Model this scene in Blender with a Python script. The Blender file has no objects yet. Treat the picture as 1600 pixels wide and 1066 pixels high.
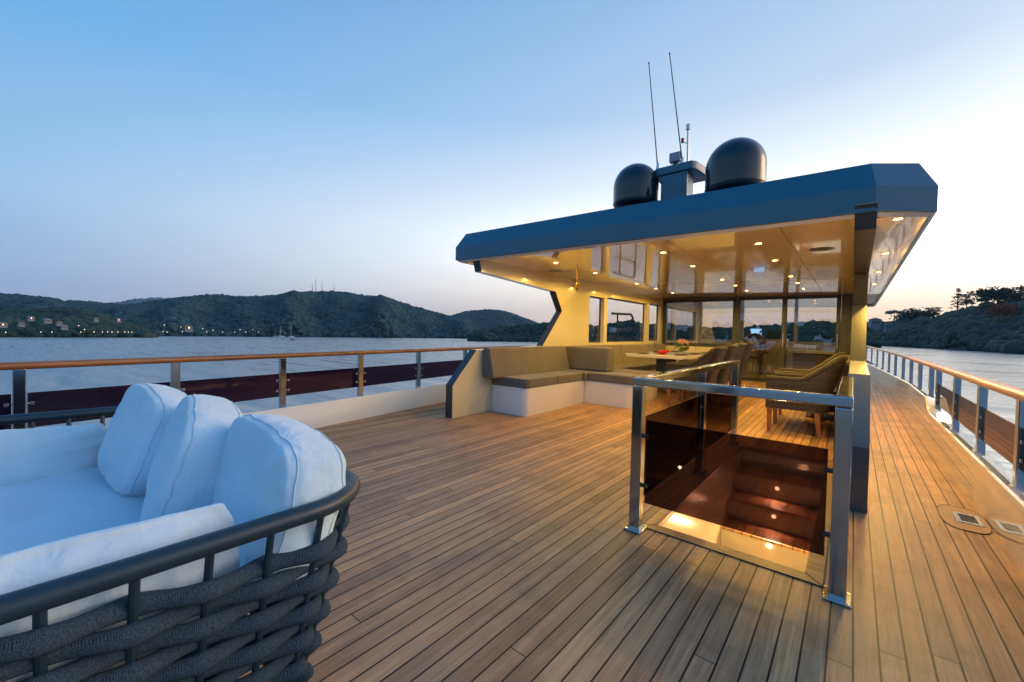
import bpy, bmesh, math, random
import numpy as np
from mathutils import Vector, Matrix, noise
R = math.radians
rnd = random.Random(7)
sc = bpy.context.scene
COL = sc.collection
# ------------------------------------------------------------------ camera
H = 1.15; F = 633.94; PSI = .6996; PITCH = -.0221; ROLL = .0218
def axes(psi, pitch, roll):
    fw = Vector((-math.sin(psi)*math.cos(pitch), math.cos(psi)*math.cos(pitch), math.sin(pitch)))
    r0 = Vector((math.cos(psi), math.sin(psi), 0)); u0 = r0.cross(fw)
    r = math.cos(roll)*r0 + math.sin(roll)*u0
    return fw, r, r.cross(fw)
fw, rt, up = axes(PSI, PITCH, ROLL)
M2 = Matrix((rt, up, -fw)).transposed()
lf, lr, lu = axes(PSI, -.011, .0105)          # the same view with the true horizon level
M1 = Matrix((lr, lu, -lf)).transposed()
LEV = M2 @ M1.transposed()                    # level world -> ship frame (the yacht lists a little)
LEVI = LEV.transposed()
CAMP = Vector((0, 0, H))
cd = bpy.data.cameras.new("camera"); cam = bpy.data.objects.new("camera", cd); COL.objects.link(cam)
cam.matrix_world = Matrix.Translation(CAMP) @ M2.to_4x4()
cd.sensor_width = 36; cd.lens = 36*F/1600; cd.clip_start = .02; cd.clip_end = 40000
sc.camera = cam
# ------------------------------------------------------------------ helpers
class MB:
    def __init__(s): s.v = []; s.f = []
    def add(s, v, f):
        n = len(s.v); s.v += [tuple(p) for p in v]; s.f += [tuple(i+n for i in q) for q in f]; return s
    def box(s, a, b, M=None):
        x0, y0, z0 = a; x1, y1, z1 = b
        v = [(x0,y0,z0),(x1,y0,z0),(x1,y1,z0),(x0,y1,z0),(x0,y0,z1),(x1,y0,z1),(x1,y1,z1),(x0,y1,z1)]
        if M is not None: v = [M @ Vector(p) for p in v]
        return s.add(v, [(0,3,2,1),(4,5,6,7),(0,1,5,4),(1,2,6,5),(2,3,7,6),(3,0,4,7)])
    def cbox(s, c, d, M=None):
        return s.box([c[i]-d[i]/2 for i in range(3)], [c[i]+d[i]/2 for i in range(3)], M)
    def tube(s, path, r, n=10, closed=False, caps=True):
        P = [Vector(p) for p in path]; m = len(P)
        rr = r if hasattr(r, '__len__') else [r]*m
        T = []
        for i in range(m):
            a = P[(i-1) % m] if (closed or i > 0) else P[i]
            b = P[(i+1) % m] if (closed or i < m-1) else P[i]
            T.append((b-a).normalized())
        ref = Vector((0, 0, 1))
        if abs(T[0].dot(ref)) > .95: ref = Vector((1, 0, 0))
        nrm = (ref - T[0]*ref.dot(T[0])).normalized()
        v = []
        for i in range(m):
            if i:
                nrm = nrm - T[i]*nrm.dot(T[i])
                nrm = nrm.normalized() if nrm.length > 1e-6 else T[i].orthogonal().normalized()
            bn = T[i].cross(nrm)
            for k in range(n):
                a = 2*math.pi*k/n
                v.append(P[i] + (nrm*math.cos(a) + bn*math.sin(a))*rr[i])
        f = []
        for i in range(m if closed else m-1):
            j = (i+1) % m
            for k in range(n):
                l = (k+1) % n
                f.append((i*n+k, i*n+l, j*n+l, j*n+k))
        if caps and not closed:
            f.append(tuple(range(n-1, -1, -1))); f.append(tuple((m-1)*n+k for k in range(n)))
        return s.add(v, f)
    def bar(s, a, b, w, h, upv=(0,0,1)):        # rectangular bar from a to b, w sideways and h along upv
        a = Vector(a); b = Vector(b); t = (b-a).normalized(); u = Vector(upv); u = (u-t*u.dot(t)).normalized(); sd = t.cross(u)
        v = []
        for p in (a, b):
            for i, j in ((-1,-1),(1,-1),(1,1),(-1,1)): v.append(p+sd*(i*w/2)+u*(j*h/2))
        return s.add(v, [(0,1,2,3),(7,6,5,4),(0,4,5,1),(1,5,6,2),(2,6,7,3),(3,7,4,0)])
    def lathe(s, prof, c, n=24, M=None):        # prof: (radius, z)
        v = []; f = []
        for r_, z in prof:
            for k in range(n):
                a = 2*math.pi*k/n; p = Vector((r_*math.cos(a), r_*math.sin(a), z))
                v.append((M @ p if M is not None else p)+Vector(c))
        m = len(prof)
        for i in range(m-1):
            for k in range(n):
                l = (k+1) % n; f.append((i*n+k, i*n+l, (i+1)*n+l, (i+1)*n+k))
        if prof[0][0] > 1e-5: f.append(tuple(range(n-1, -1, -1)))
        if prof[-1][0] > 1e-5: f.append(tuple((m-1)*n+k for k in range(n)))
        return s.add(v, f)
    def prism(s, poly, fn0, fn1):               # poly of 2-D points, two maps into 3-D
        n = len(poly); v = [fn0(*p) for p in poly]+[fn1(*p) for p in poly]
        return s.add(v, [tuple(range(n)), tuple(range(2*n-1, n-1, -1))]+[(i, i+n, (i+1) % n+n, (i+1) % n) for i in range(n)])
    def grid(s, nu, nv, fn):
        v = [fn(i/nu, j/nv) for i in range(nu+1) for j in range(nv+1)]; w = nv+1
        return s.add(v, [(i*w+j, (i+1)*w+j, (i+1)*w+j+1, i*w+j+1) for i in range(nu) for j in range(nv)])
def props(o, label=None, cat=None, group=None, kind=None):
    if label: o["label"] = label
    if cat: o["category"] = cat
    if group: o["group"] = group
    if kind: o["kind"] = kind
    return o
def wloc(o):
    p = Vector((0, 0, 0))
    while o: p += Vector(o.location); o = o.parent
    return p
def obj(name, mb, mat, parent=None, bevel=0, seg=2, ang=38, subsurf=0, flat=False, fixn=True):
    me = bpy.data.meshes.new(name)
    off = wloc(parent) if parent else Vector((0, 0, 0))
    me.from_pydata([tuple(Vector(p)-off) for p in mb.v], [], mb.f); me.update()
    if fixn:
        bm = bmesh.new(); bm.from_mesh(me); bmesh.ops.recalc_face_normals(bm, faces=bm.faces); bm.to_mesh(me); bm.free()
    if not flat:
        me.polygons.foreach_set("use_smooth", [True]*len(me.polygons)); me.set_sharp_from_angle(angle=R(ang))
    o = bpy.data.objects.new(name, me); COL.objects.link(o); me.materials.append(mat)
    if parent: o.parent = parent
    if bevel:
        m = o.modifiers.new("bevel", 'BEVEL'); m.width = bevel; m.segments = seg; m.limit_method = 'ANGLE'; m.angle_limit = R(40)
        m.harden_normals = True
    if subsurf:
        m = o.modifiers.new("sub", 'SUBSURF'); m.levels = m.render_levels = subsurf
    return o
def thing(name, loc, label, cat, group=None, rz=0):
    e = bpy.data.objects.new(name, None); COL.objects.link(e); e.location = loc; e.rotation_euler = (0, 0, rz)
    e.empty_display_size = .1
    return props(e, label, cat, group)
def copy_tree(o, parent=None):
    c = o.copy(); COL.objects.link(c)
    if parent: c.parent = parent
    for ch in o.children: copy_tree(ch, c)
    return c
# ------------------------------------------------------------------ materials
def nmat(name):
    m = bpy.data.materials.new(name); m.use_nodes = True; nt = m.node_tree
    return m, nt, nt.nodes["Principled BSDF"], nt.nodes["Material Output"]
def N(nt, t, **k):
    n = nt.nodes.new(t)
    for a, b in k.items():
        if a.startswith("i_"): n.inputs[a[2:].replace("_", " ")].default_value = b
        else: setattr(n, a, b)
    return n
def L(nt, a, b): nt.links.new(a, b)
def mth(nt, op, a, b=None, c=None):
    n = nt.nodes.new("ShaderNodeMath"); n.operation = op
    for i, x in enumerate((a, b, c)):
        if x is None: continue
        if isinstance(x, (int, float)): n.inputs[i].default_value = x
        else: L(nt, x, n.inputs[i])
    return n.outputs[0]
def ramp(nt, fac, stops):
    n = nt.nodes.new("ShaderNodeValToRGB"); e = n.color_ramp.elements
    while len(e) < len(stops): e.new(.5)
    for x, (p, c) in zip(e, stops): x.position = p; x.color = (*c, 1)
    L(nt, fac, n.inputs[0]); return n.outputs[0]
def mixc(nt, fac, a, b, bt='MIX'):
    n = nt.nodes.new("ShaderNodeMix"); n.data_type = 'RGBA'; n.blend_type = bt
    for s, x in ((n.inputs[0], fac), (n.inputs[6], a), (n.inputs[7], b)):
        if isinstance(x, (int, float)): s.default_value = x
        elif isinstance(x, tuple): s.default_value = (*x, 1)
        else: L(nt, x, s)
    return n.outputs[2]
def simple(name, col, rough=.5, metal=0, spec=.5, var=.06, vs=3, bump=0, bs=60, coat=0, sheen=0):
    m, nt, b, out = nmat(name)
    b.inputs["Roughness"].default_value = rough; b.inputs["Metallic"].default_value = metal
    b.inputs["Specular IOR Level"].default_value = spec; b.inputs["Coat Weight"].default_value = coat
    b.inputs["Coat Roughness"].default_value = .04; b.inputs["Sheen Weight"].default_value = sheen
    tc = N(nt, "ShaderNodeTexCoord")
    nz = N(nt, "ShaderNodeTexNoise", i_Scale=vs, i_Detail=5.0); L(nt, tc.outputs["Object"], nz.inputs["Vector"])
    c = ramp(nt, nz.outputs["Fac"], [(.3, tuple(x*(1-var) for x in col)), (.7, tuple(min(1, x*(1+var)) for x in col))])
    L(nt, c, b.inputs["Base Color"])
    rr = mth(nt, 'MULTIPLY_ADD', nz.outputs["Fac"], .12, max(0, rough-.06)); L(nt, rr, b.inputs["Roughness"])
    if bump:
        n2 = N(nt, "ShaderNodeTexNoise", i_Scale=bs, i_Detail=3.0); L(nt, tc.outputs["Object"], n2.inputs["Vector"])
        bp = N(nt, "ShaderNodeBump", i_Strength=bump, i_Distance=.01); L(nt, n2.outputs["Fac"], bp.inputs["Height"]); L(nt, bp.outputs[0], b.inputs["Normal"])
    return m
def emit(name, col, s):
    m, nt, b, out = nmat(name); b.inputs["Base Color"].default_value = (*col, 1)
    b.inputs["Emission Color"].default_value = (*col, 1); b.inputs["Emission Strength"].default_value = s; return m

PW = .0737                                      # plank width
def teak_deck():
    m, nt, b, out = nmat("teak_deck")
    tc = N(nt, "ShaderNodeTexCoord"); sp = N(nt, "ShaderNodeSeparateXYZ"); L(nt, tc.outputs["Object"], sp.inputs[0])
    X, Y = sp.outputs[0], sp.outputs[1]
    wob = N(nt, "ShaderNodeTexNoise", i_Scale=.7, i_Detail=1.0); L(nt, tc.outputs["Object"], wob.inputs["Vector"])
    X2 = mth(nt, 'MULTIPLY_ADD', mth(nt, 'SUBTRACT', wob.outputs["Fac"], .5), .006, X)
    px = mth(nt, 'DIVIDE', mth(nt, 'SUBTRACT', X2, .034), PW)
    idx = mth(nt, 'FLOOR', px); fr = mth(nt, 'SUBTRACT', px, idx)
    edge = mth(nt, 'ABSOLUTE', mth(nt, 'SUBTRACT', fr, .5))
    seam = mth(nt, 'GREATER_THAN', edge, .5-.046)
    wn = N(nt, "ShaderNodeTexWhiteNoise", noise_dimensions='1D'); L(nt, idx, wn.inputs["W"])
    by = mth(nt, 'DIVIDE', mth(nt, 'MULTIPLY_ADD', wn.outputs["Value"], 11.3, Y), 3.7)
    bi = mth(nt, 'FLOOR', by); bf = mth(nt, 'SUBTRACT', by, bi)
    butt = mth(nt, 'LESS_THAN', bf, .0011)
    dark = mth(nt, 'MAXIMUM', seam, butt)
    cv = N(nt, "ShaderNodeCombineXYZ"); L(nt, idx, cv.inputs[0]); L(nt, bi, cv.inputs[1])
    wn2 = N(nt, "ShaderNodeTexWhiteNoise", noise_dimensions='2D'); L(nt, cv.outputs[0], wn2.inputs["Vector"])
    rv = wn2.outputs["Value"]
    g = N(nt, "ShaderNodeCombineXYZ"); L(nt, mth(nt, 'MULTIPLY', X, 34.), g.inputs[0]); L(nt, mth(nt, 'MULTIPLY', Y, 1.7), g.inputs[1]); L(nt, mth(nt, 'MULTIPLY', rv, 60.), g.inputs[2])
    n1 = N(nt, "ShaderNodeTexNoise", i_Scale=1.0, i_Detail=7.0, i_Roughness=.62, i_Distortion=.9); L(nt, g.outputs[0], n1.inputs["Vector"])
    g2 = N(nt, "ShaderNodeCombineXYZ"); L(nt, mth(nt, 'MULTIPLY', X, 170.), g2.inputs[0]); L(nt, mth(nt, 'MULTIPLY', Y, 5.), g2.inputs[1]); L(nt, mth(nt, 'MULTIPLY', rv, 90.), g2.inputs[2])
    n2 = N(nt, "ShaderNodeTexNoise", i_Scale=1.0, i_Detail=4.0, i_Roughness=.6); L(nt, g2.outputs[0], n2.inputs["Vector"])
    c1 = ramp(nt, n1.outputs["Fac"], [(.22, (.26, .142, .07)), (.42, (.43, .242, .124)), (.58, (.545, .32, .168)), (.8, (.68, .425, .238))])
    tint = ramp(nt, rv, [(0, (.62, .60, .60)), (.25, (.88, .86, .85)), (.55, (1.0, 1.0, 1.0)), (.8, (1.10, 1.07, 1.0)), (1, (1.30, 1.24, 1.12))])
    c2 = mixc(nt, 1.0, c1, tint, 'MULTIPLY')
    fine = ramp(nt, n2.outputs["Fac"], [(.3, (.78, .76, .74)), (.62, (1.08, 1.08, 1.08))])
    c3 = mixc(nt, .7, c2, fine, 'MULTIPLY')
    st = N(nt, "ShaderNodeTexNoise", i_Scale=2.2, i_Detail=6.0, i_Roughness=.7); L(nt, tc.outputs["Object"], st.inputs["Vector"])
    wear = ramp(nt, st.outputs["Fac"], [(.34, (.62, .63, .66)), (.52, (1, 1, 1)), (.72, (1.1, 1.08, 1.02))])
    c4 = mixc(nt, .8, c3, wear, 'MULTIPLY')
    sp2 = N(nt, "ShaderNodeTexNoise", i_Scale=21.0, i_Detail=3.0); L(nt, tc.outputs["Object"], sp2.inputs["Vector"])
    spots = mth(nt, 'GREATER_THAN', sp2.outputs["Fac"], .735)
    c5 = mixc(nt, mth(nt, 'MULTIPLY', spots, .45), c4, (.05, .035, .03))
    c6 = mixc(nt, dark, c5, (.006, .006, .007))
    L(nt, c6, b.inputs["Base Color"])
    ro = mth(nt, 'MULTIPLY_ADD', n1.outputs["Fac"], .3, .36); L(nt, ro, b.inputs["Roughness"])
    b.inputs["Specular IOR Level"].default_value = .42
    hh = mth(nt, 'MULTIPLY_ADD', n2.outputs["Fac"], .12, mth(nt, 'MULTIPLY', dark, -.7))
    hh = mth(nt, 'MULTIPLY_ADD', rv, .18, hh)
    bp = N(nt, "ShaderNodeBump", i_Strength=.5, i_Distance=.004); L(nt, hh, bp.inputs["Height"]); L(nt, bp.outputs[0], b.inputs["Normal"])
    return m
def wood(name, c0, c1, rough=.3, sc_=(30, 2, 30), coat=.4):
    m, nt, b, out = nmat(name)
    tc = N(nt, "ShaderNodeTexCoord"); mp = N(nt, "ShaderNodeMapping"); mp.inputs["Scale"].default_value = sc_
    L(nt, tc.outputs["Object"], mp.inputs[0])
    n1 = N(nt, "ShaderNodeTexNoise", i_Scale=1.0, i_Detail=6.0, i_Distortion=.7); L(nt, mp.outputs[0], n1.inputs["Vector"])
    L(nt, ramp(nt, n1.outputs["Fac"], [(.3, c0), (.7, c1)]), b.inputs["Base Color"])
    b.inputs["Roughness"].default_value = rough; b.inputs["Coat Weight"].default_value = coat; b.inputs["Coat Roughness"].default_value = .12
    bp = N(nt, "ShaderNodeBump", i_Strength=.12, i_Distance=.004); L(nt, n1.outputs["Fac"], bp.inputs["Height"]); L(nt, bp.outputs[0], b.inputs["Normal"])
    return m
def fabric(name, col, scale=420, sheen=.3, wr=.5, bstr=.35):
    m, nt, b, out = nmat(name)
    tc = N(nt, "ShaderNodeTexCoord")
    w1 = N(nt, "ShaderNodeTexWave", bands_direction='X', i_Scale=scale/6.28, i_Distortion=1.5); L(nt, tc.outputs["Object"], w1.inputs["Vector"])
    w2 = N(nt, "ShaderNodeTexWave", bands_direction='Z', i_Scale=scale/6.28, i_Distortion=1.5); L(nt, tc.outputs["Object"], w2.inputs["Vector"])
    wv = mth(nt, 'ADD', w1.outputs["Fac"], w2.outputs["Fac"])
    nz = N(nt, "ShaderNodeTexNoise", i_Scale=5.0, i_Detail=4.0); L(nt, tc.outputs["Object"], nz.inputs["Vector"])
    mp = N(nt, "ShaderNodeMapping"); mp.inputs["Scale"].default_value = (9, 9, 3); mp.inputs["Rotation"].default_value = (.3, .5, .2); L(nt, tc.outputs["Object"], mp.inputs[0])
    nw = N(nt, "ShaderNodeTexNoise", i_Scale=1.4, i_Detail=3.0, i_Distortion=1.2); L(nt, mp.outputs[0], nw.inputs["Vector"])
    f = mth(nt, 'MULTIPLY_ADD', wv, .05, mth(nt, 'MULTIPLY', nz.outputs["Fac"], .8))
    L(nt, ramp(nt, f, [(.25, tuple(c*.86 for c in col)), (.75, tuple(min(1, c*1.08) for c in col))]), b.inputs["Base Color"])
    b.inputs["Roughness"].default_value = .88; b.inputs["Sheen Weight"].default_value = sheen; b.inputs["Specular IOR Level"].default_value = .25
    hh = mth(nt, 'MULTIPLY_ADD', nw.outputs["Fac"], wr*6, mth(nt, 'MULTIPLY', wv, .10))
    bp = N(nt, "ShaderNodeBump", i_Strength=bstr, i_Distance=.003); L(nt, hh, bp.inputs["Height"]); L(nt, bp.outputs[0], b.inputs["Normal"])
    return m
def rope_mat():
    m, nt, b, out = nmat("charcoal_rope")
    tc = N(nt, "ShaderNodeTexCoord"); acc = None
    for rot, sc2 in (((.3, .5, .75), 210.), ((-.4, -.6, -.7), 230.)):
        mp = N(nt, "ShaderNodeMapping"); mp.inputs["Rotation"].default_value = rot; L(nt, tc.outputs["Object"], mp.inputs[0])
        wv = N(nt, "ShaderNodeTexWave", bands_direction='X', i_Scale=sc2, i_Distortion=2.5, i_Detail=2.0); wv.inputs["Detail Scale"].default_value = 2.0; L(nt, mp.outputs[0], wv.inputs["Vector"])
        acc = wv.outputs["Fac"] if acc is None else mth(nt, 'ADD', acc, wv.outputs["Fac"])
    nz = N(nt, "ShaderNodeTexNoise", i_Scale=330.0, i_Detail=3.0, i_Roughness=.7); L(nt, tc.outputs["Object"], nz.inputs["Vector"])
    f = mth(nt, 'MULTIPLY_ADD', acc, .22, mth(nt, 'MULTIPLY', nz.outputs["Fac"], .6))
    L(nt, ramp(nt, f, [(.25, (.003, .008, .014)), (.48, (.018, .034, .054)), (.76, (.095, .14, .19))]), b.inputs["Base Color"])
    b.inputs["Roughness"].default_value = .85; b.inputs["Specular IOR Level"].default_value = .15
    bp = N(nt, "ShaderNodeBump", i_Strength=.35, i_Distance=.0015); L(nt, f, bp.inputs["Height"]); L(nt, bp.outputs[0], b.inputs["Normal"])
    return m
def wicker():
    m, nt, b, out = nmat("wicker")
    tc = N(nt, "ShaderNodeTexCoord")
    sp = N(nt, "ShaderNodeSeparateXYZ"); L(nt, tc.outputs["Object"], sp.inputs[0])
    s = mth(nt, 'ADD', sp.outputs[0], sp.outputs[1])
    row = mth(nt, 'MULTIPLY', sp.outputs[2], 50.); ri = mth(nt, 'FLOOR', row)
    rw = mth(nt, 'SINE', mth(nt, 'MULTIPLY', row, 6.283))
    cl = mth(nt, 'SINE', mth(nt, 'ADD', mth(nt, 'MULTIPLY', s, 100.), mth(nt, 'MULTIPLY', ri, 3.1416)))
    nz = N(nt, "ShaderNodeTexNoise", i_Scale=60.0, i_Detail=3.0); L(nt, tc.outputs["Object"], nz.inputs["Vector"])
    n3 = N(nt, "ShaderNodeTexWhiteNoise", noise_dimensions='1D'); L(nt, ri, n3.inputs["W"])
    f = mth(nt, 'MULTIPLY_ADD', rw, .2, mth(nt, 'MULTIPLY_ADD', cl, .15, mth(nt, 'MULTIPLY', nz.outputs["Fac"], .6)))
    f = mth(nt, 'MULTIPLY_ADD', n3.outputs["Value"], .25, f)
    L(nt, ramp(nt, f, [(.1, (.004, .003, .002)), (.42, (.016, .011, .008)), (.7, (.05, .034, .026)), (1.0, (.15, .108, .083))]), b.inputs["Base Color"])
    b.inputs["Roughness"].default_value = .55
    bp = N(nt, "ShaderNodeBump", i_Strength=.9, i_Distance=.006); L(nt, f, bp.inputs["Height"]); L(nt, bp.outputs[0], b.inputs["Normal"])
    return m
def glass(name, tint, refl=1.0, ior=1.5, rough=0.0, base=0.0):
    m, nt, b, out = nmat(name); nt.nodes.remove(b)
    t = N(nt, "ShaderNodeBsdfTransparent"); t.inputs[0].default_value = (*tint, 1)
    g = N(nt, "ShaderNodeBsdfGlossy"); g.inputs["Color"].default_value = (refl, refl, refl, 1); g.inputs["Roughness"].default_value = rough
    fr = N(nt, "ShaderNodeFresnel"); fr.inputs[0].default_value = ior
    mx = N(nt, "ShaderNodeMixShader"); fac = mth(nt, 'MAXIMUM', fr.outputs[0], base) if base else fr.outputs[0]
    ge = N(nt, "ShaderNodeNewGeometry"); fac = mth(nt, 'MULTIPLY', fac, mth(nt, 'SUBTRACT', 1., ge.outputs["Backfacing"]))
    L(nt, fac, mx.inputs[0]); L(nt, t.outputs[0], mx.inputs[1]); L(nt, g.outputs[0], mx.inputs[2]); L(nt, mx.outputs[0], out.inputs[0])
    return m
def gelcoat(name, col, rough=.12, coat=.6, ripple=.0, rs=2.0, spec=.5):
    m, nt, b, out = nmat(name)
    tc = N(nt, "ShaderNodeTexCoord")
    nz = N(nt, "ShaderNodeTexNoise", i_Scale=1.3, i_Detail=6.0, i_Roughness=.65); L(nt, tc.outputs["Object"], nz.inputs["Vector"])
    L(nt, ramp(nt, nz.outputs["Fac"], [(.3, tuple(c*.95 for c in col)), (.65, col)]), b.inputs["Base Color"])
    b.inputs["Roughness"].default_value = rough; b.inputs["Coat Weight"].default_value = coat; b.inputs["Coat Roughness"].default_value = .02; b.inputs["Specular IOR Level"].default_value = spec
    if ripple:
        n2 = N(nt, "ShaderNodeTexNoise", i_Scale=rs, i_Detail=1.5); L(nt, tc.outputs["Object"], n2.inputs["Vector"])
        bp = N(nt, "ShaderNodeBump", i_Strength=ripple, i_Distance=.05); L(nt, n2.outputs["Fac"], bp.inputs["Height"])
        L(nt, bp.outputs[0], b.inputs["Normal"]); L(nt, bp.outputs[0], b.inputs["Coat Normal"])
    return m
def foliage(name, lo, hi):
    m, nt, b, out = nmat(name)
    ge = N(nt, "ShaderNodeNewGeometry")
    tc = N(nt, "ShaderNodeTexCoord"); nz = N(nt, "ShaderNodeTexNoise", i_Scale=.5, i_Detail=4.0); L(nt, tc.outputs["Object"], nz.inputs["Vector"])
    n5 = N(nt, "ShaderNodeTexNoise", i_Scale=.014, i_Detail=4.0, i_Roughness=.6); L(nt, tc.outputs["Object"], n5.inputs["Vector"])
    f = mth(nt, 'MULTIPLY_ADD', ge.outputs["Random Per Island"], .5, mth(nt, 'MULTIPLY', nz.outputs["Fac"], .25))
    f = mth(nt, 'MULTIPLY_ADD', mth(nt, 'SUBTRACT', n5.outputs["Fac"], .5), 1.5, f) if name != 'flower_petals' else f
    L(nt, ramp(nt, f, [(.1, lo), (.55, tuple((a+c)/2 for a, c in zip(lo, hi))), (.95, hi)]), b.inputs["Base Color"])
    b.inputs["Roughness"].default_value = .85; b.inputs["Specular IOR Level"].default_value = .15
    return m
def water_mat():
    m, nt, b, out = nmat("sea_water")
    b.inputs["Base Color"].default_value = (.055, .135, .19, 1); b.inputs["IOR"].default_value = 2.2; b.inputs["Roughness"].default_value = .11
    tc = N(nt, "ShaderNodeTexCoord")
    mp = N(nt, "ShaderNodeMapping"); mp.inputs["Rotation"].default_value = (0, 0, PSI); mp.inputs["Scale"].default_value = (.22, 1.5, 1); L(nt, tc.outputs["Object"], mp.inputs[0])
    n1 = N(nt, "ShaderNodeTexNoise", i_Scale=.55, i_Detail=4.0, i_Roughness=.55); L(nt, mp.outputs[0], n1.inputs["Vector"])
    n2 = N(nt, "ShaderNodeTexNoise", i_Scale=.09, i_Detail=3.0); L(nt, mp.outputs[0], n2.inputs["Vector"])
    n3 = N(nt, "ShaderNodeTexNoise", i_Scale=.012, i_Detail=3.0); L(nt, mp.outputs[0], n3.inputs["Vector"])
    hh = mth(nt, 'ADD', mth(nt, 'MULTIPLY', n1.outputs["Fac"], .5), mth(nt, 'MULTIPLY', n2.outputs["Fac"], 2.2))
    cal = ramp(nt, n3.outputs["Fac"], [(.4, (.35,)*3), (.6, (1,)*3)])
    bp = N(nt, "ShaderNodeBump", i_Strength=.10, i_Distance=.4); L(nt, mth(nt, 'MULTIPLY', hh, cal), bp.inputs["Height"]); L(nt, bp.outputs[0], b.inputs["Normal"])
    mp2 = N(nt, "ShaderNodeMapping"); mp2.inputs["Rotation"].default_value = (0, 0, PSI); mp2.inputs["Scale"].default_value = (.05, .42, 1); L(nt, tc.outputs["Object"], mp2.inputs[0])
    n4 = N(nt, "ShaderNodeTexNoise", i_Scale=1.0, i_Detail=6.0, i_Roughness=.65); L(nt, mp2.outputs[0], n4.inputs["Vector"])
    L(nt, ramp(nt, n4.outputs["Fac"], [(.38, (.16,)*3), (.5, (.27,)*3), (.62, (.36,)*3)]), b.inputs["Roughness"])
    return m
TEAK = teak_deck()
RAILW = wood("varnished_teak", (.20, .062, .016), (.36, .14, .04), .38, (25, 2, 25), .25)
TRIMW = wood("teak_trim", (.26, .14, .075), (.42, .25, .14), .45, (3, 30, 30), .1)
LEGW = wood("chair_leg_wood", (.2, .07, .025), (.34, .14, .05), .35, (30, 30, 3), .3)
WHEELW = wood("mahogany", (.1, .025, .012), (.2, .06, .025), .3, (8, 8, 8), .5)
WHITE = gelcoat("white_gelcoat", (.78, .77, .75), .16, .5, .03, 1.2)
MATW = gelcoat("white_paint", (.74, .77, .80), .38, .08, .02, 1.2)
WHITEG = gelcoat("white_gelcoat_gloss", (.74, .72, .68), .07, 1.0, .035, 1.6)
CREAM = gelcoat("cream_lacquer", (.66, .60, .42), .2, .5, .03, 1.5)
CEIL = gelcoat("ceiling_lacquer", (.86, .73, .47), .09, .6, .04, 2.2, .5)
GREYP = simple("anthracite_paint", (.082, .105, .125), .3, 0, .5, .06, 1.5, coat=.35)
ROOFP = simple("blue_grey_roof_paint", (.020, .125, .20), .36, 0, .5, .06, 1.5, coat=.15)
DARKP = simple("dark_trim_paint", (.035, .038, .045), .38, 0, .5, .08, 3)
BLACK = simple("black_plastic", (.012, .012, .014), .35)
DOMEM = simple("radome_black", (.004, .012, .026), .22, 0, .5, .03, 2, coat=.35)
STEEL = simple("polished_steel", (.46, .48, .51), .12, 1.0, .5, .05, 6)
STEELB = simple("satin_steel", (.55, .56, .58), .24, 1.0, .5, .05, 9)
ALU = simple("charcoal_aluminium", (.010, .030, .052), .42, 0, .5, .1, 8, .05, 300)
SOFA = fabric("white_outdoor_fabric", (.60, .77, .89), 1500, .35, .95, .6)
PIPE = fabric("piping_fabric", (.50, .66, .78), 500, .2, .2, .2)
TAUPE = fabric("taupe_upholstery", (.15, .13, .112), 300, .25, .12, .2)
ROPE = rope_mat(); WICK = wicker()
BRONZE = glass("bronze_glass", (.25, .185, .20), .32, 1.5)
RAILG = glass("smoked_bronze_panel", (.20, .12, .19), .75, 1.5)
CLEAR = glass("clear_window_glass", (.93, .93, .93), 1, 1.5, 0, .06)
DOORG = glass("tinted_door_glass", (.78, .77, .74), 1, 1.6, 0, .22)
STONE = gelcoat("white_stone_top", (.74, .70, .62), .12, .6, 0)
CHINA = gelcoat("glazed_plate", (.1, .085, .075), .15, .6)
WINE = glass("wine_glass", (.93, .93, .92), 1, 1.5)
LAMP = emit("downlight_glow", (1.0, .62, .2), 22)
LAMPW = emit("step_light_glow", (1.0, .62, .28), 28)
SCREEN = emit("monitor_glow", (.25, .55, 1.0), 2.2)
REDN = simple("red_cloth", (.5, .02, .012), .7, 0, .4, .3, 30, .3, 90)
FLOWER = foliage("flower_petals", (.45, .10, .22), (.8, .68, .22)); LEAF = foliage("flower_leaves", (.03, .07, .015), (.1, .2, .04))
CAB = simple("taupe_cabinet", (.14, .115, .09), .4)
# ------------------------------------------------------------------ sky and light
SUNAZ = R(24)
w = bpy.data.worlds.new("World"); sc.world = w; w.use_nodes = True; nt = w.node_tree
bg = nt.nodes["Background"]
tc = N(nt, "ShaderNodeTexCoord"); sp = N(nt, "ShaderNodeSeparateXYZ"); L(nt, tc.outputs["Generated"], sp.inputs[0])
el = mth(nt, 'DIVIDE', mth(nt, 'MULTIPLY', mth(nt, 'ARCSINE', sp.outputs[2]), 57.2958), 90.)
hl = mth(nt, 'SQRT', mth(nt, 'ADD', mth(nt, 'ADD', mth(nt, 'MULTIPLY', sp.outputs[0], sp.outputs[0]), mth(nt, 'MULTIPLY', sp.outputs[1], sp.outputs[1])), 1e-5))
ca = mth(nt, 'DIVIDE', mth(nt, 'ADD', mth(nt, 'MULTIPLY', sp.outputs[0], math.sin(SUNAZ)), mth(nt, 'MULTIPLY', sp.outputs[1], math.cos(SUNAZ))), hl)
t = mth(nt, 'DIVIDE', mth(nt, 'ADD', ca, .45), 1.45); t = mth(nt, 'MAXIMUM', mth(nt, 'MINIMUM', t, 1.), 0.)
A = ramp(nt, el, [(0, (.30, .40, .58)), (4/90, (.30, .44, .67)), (12/90, (.325, .53, .775)), (27/90, (.14, .41, .765)), (45/90, (.05, .27, .62)), (1, (.022, .17, .48))])
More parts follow.
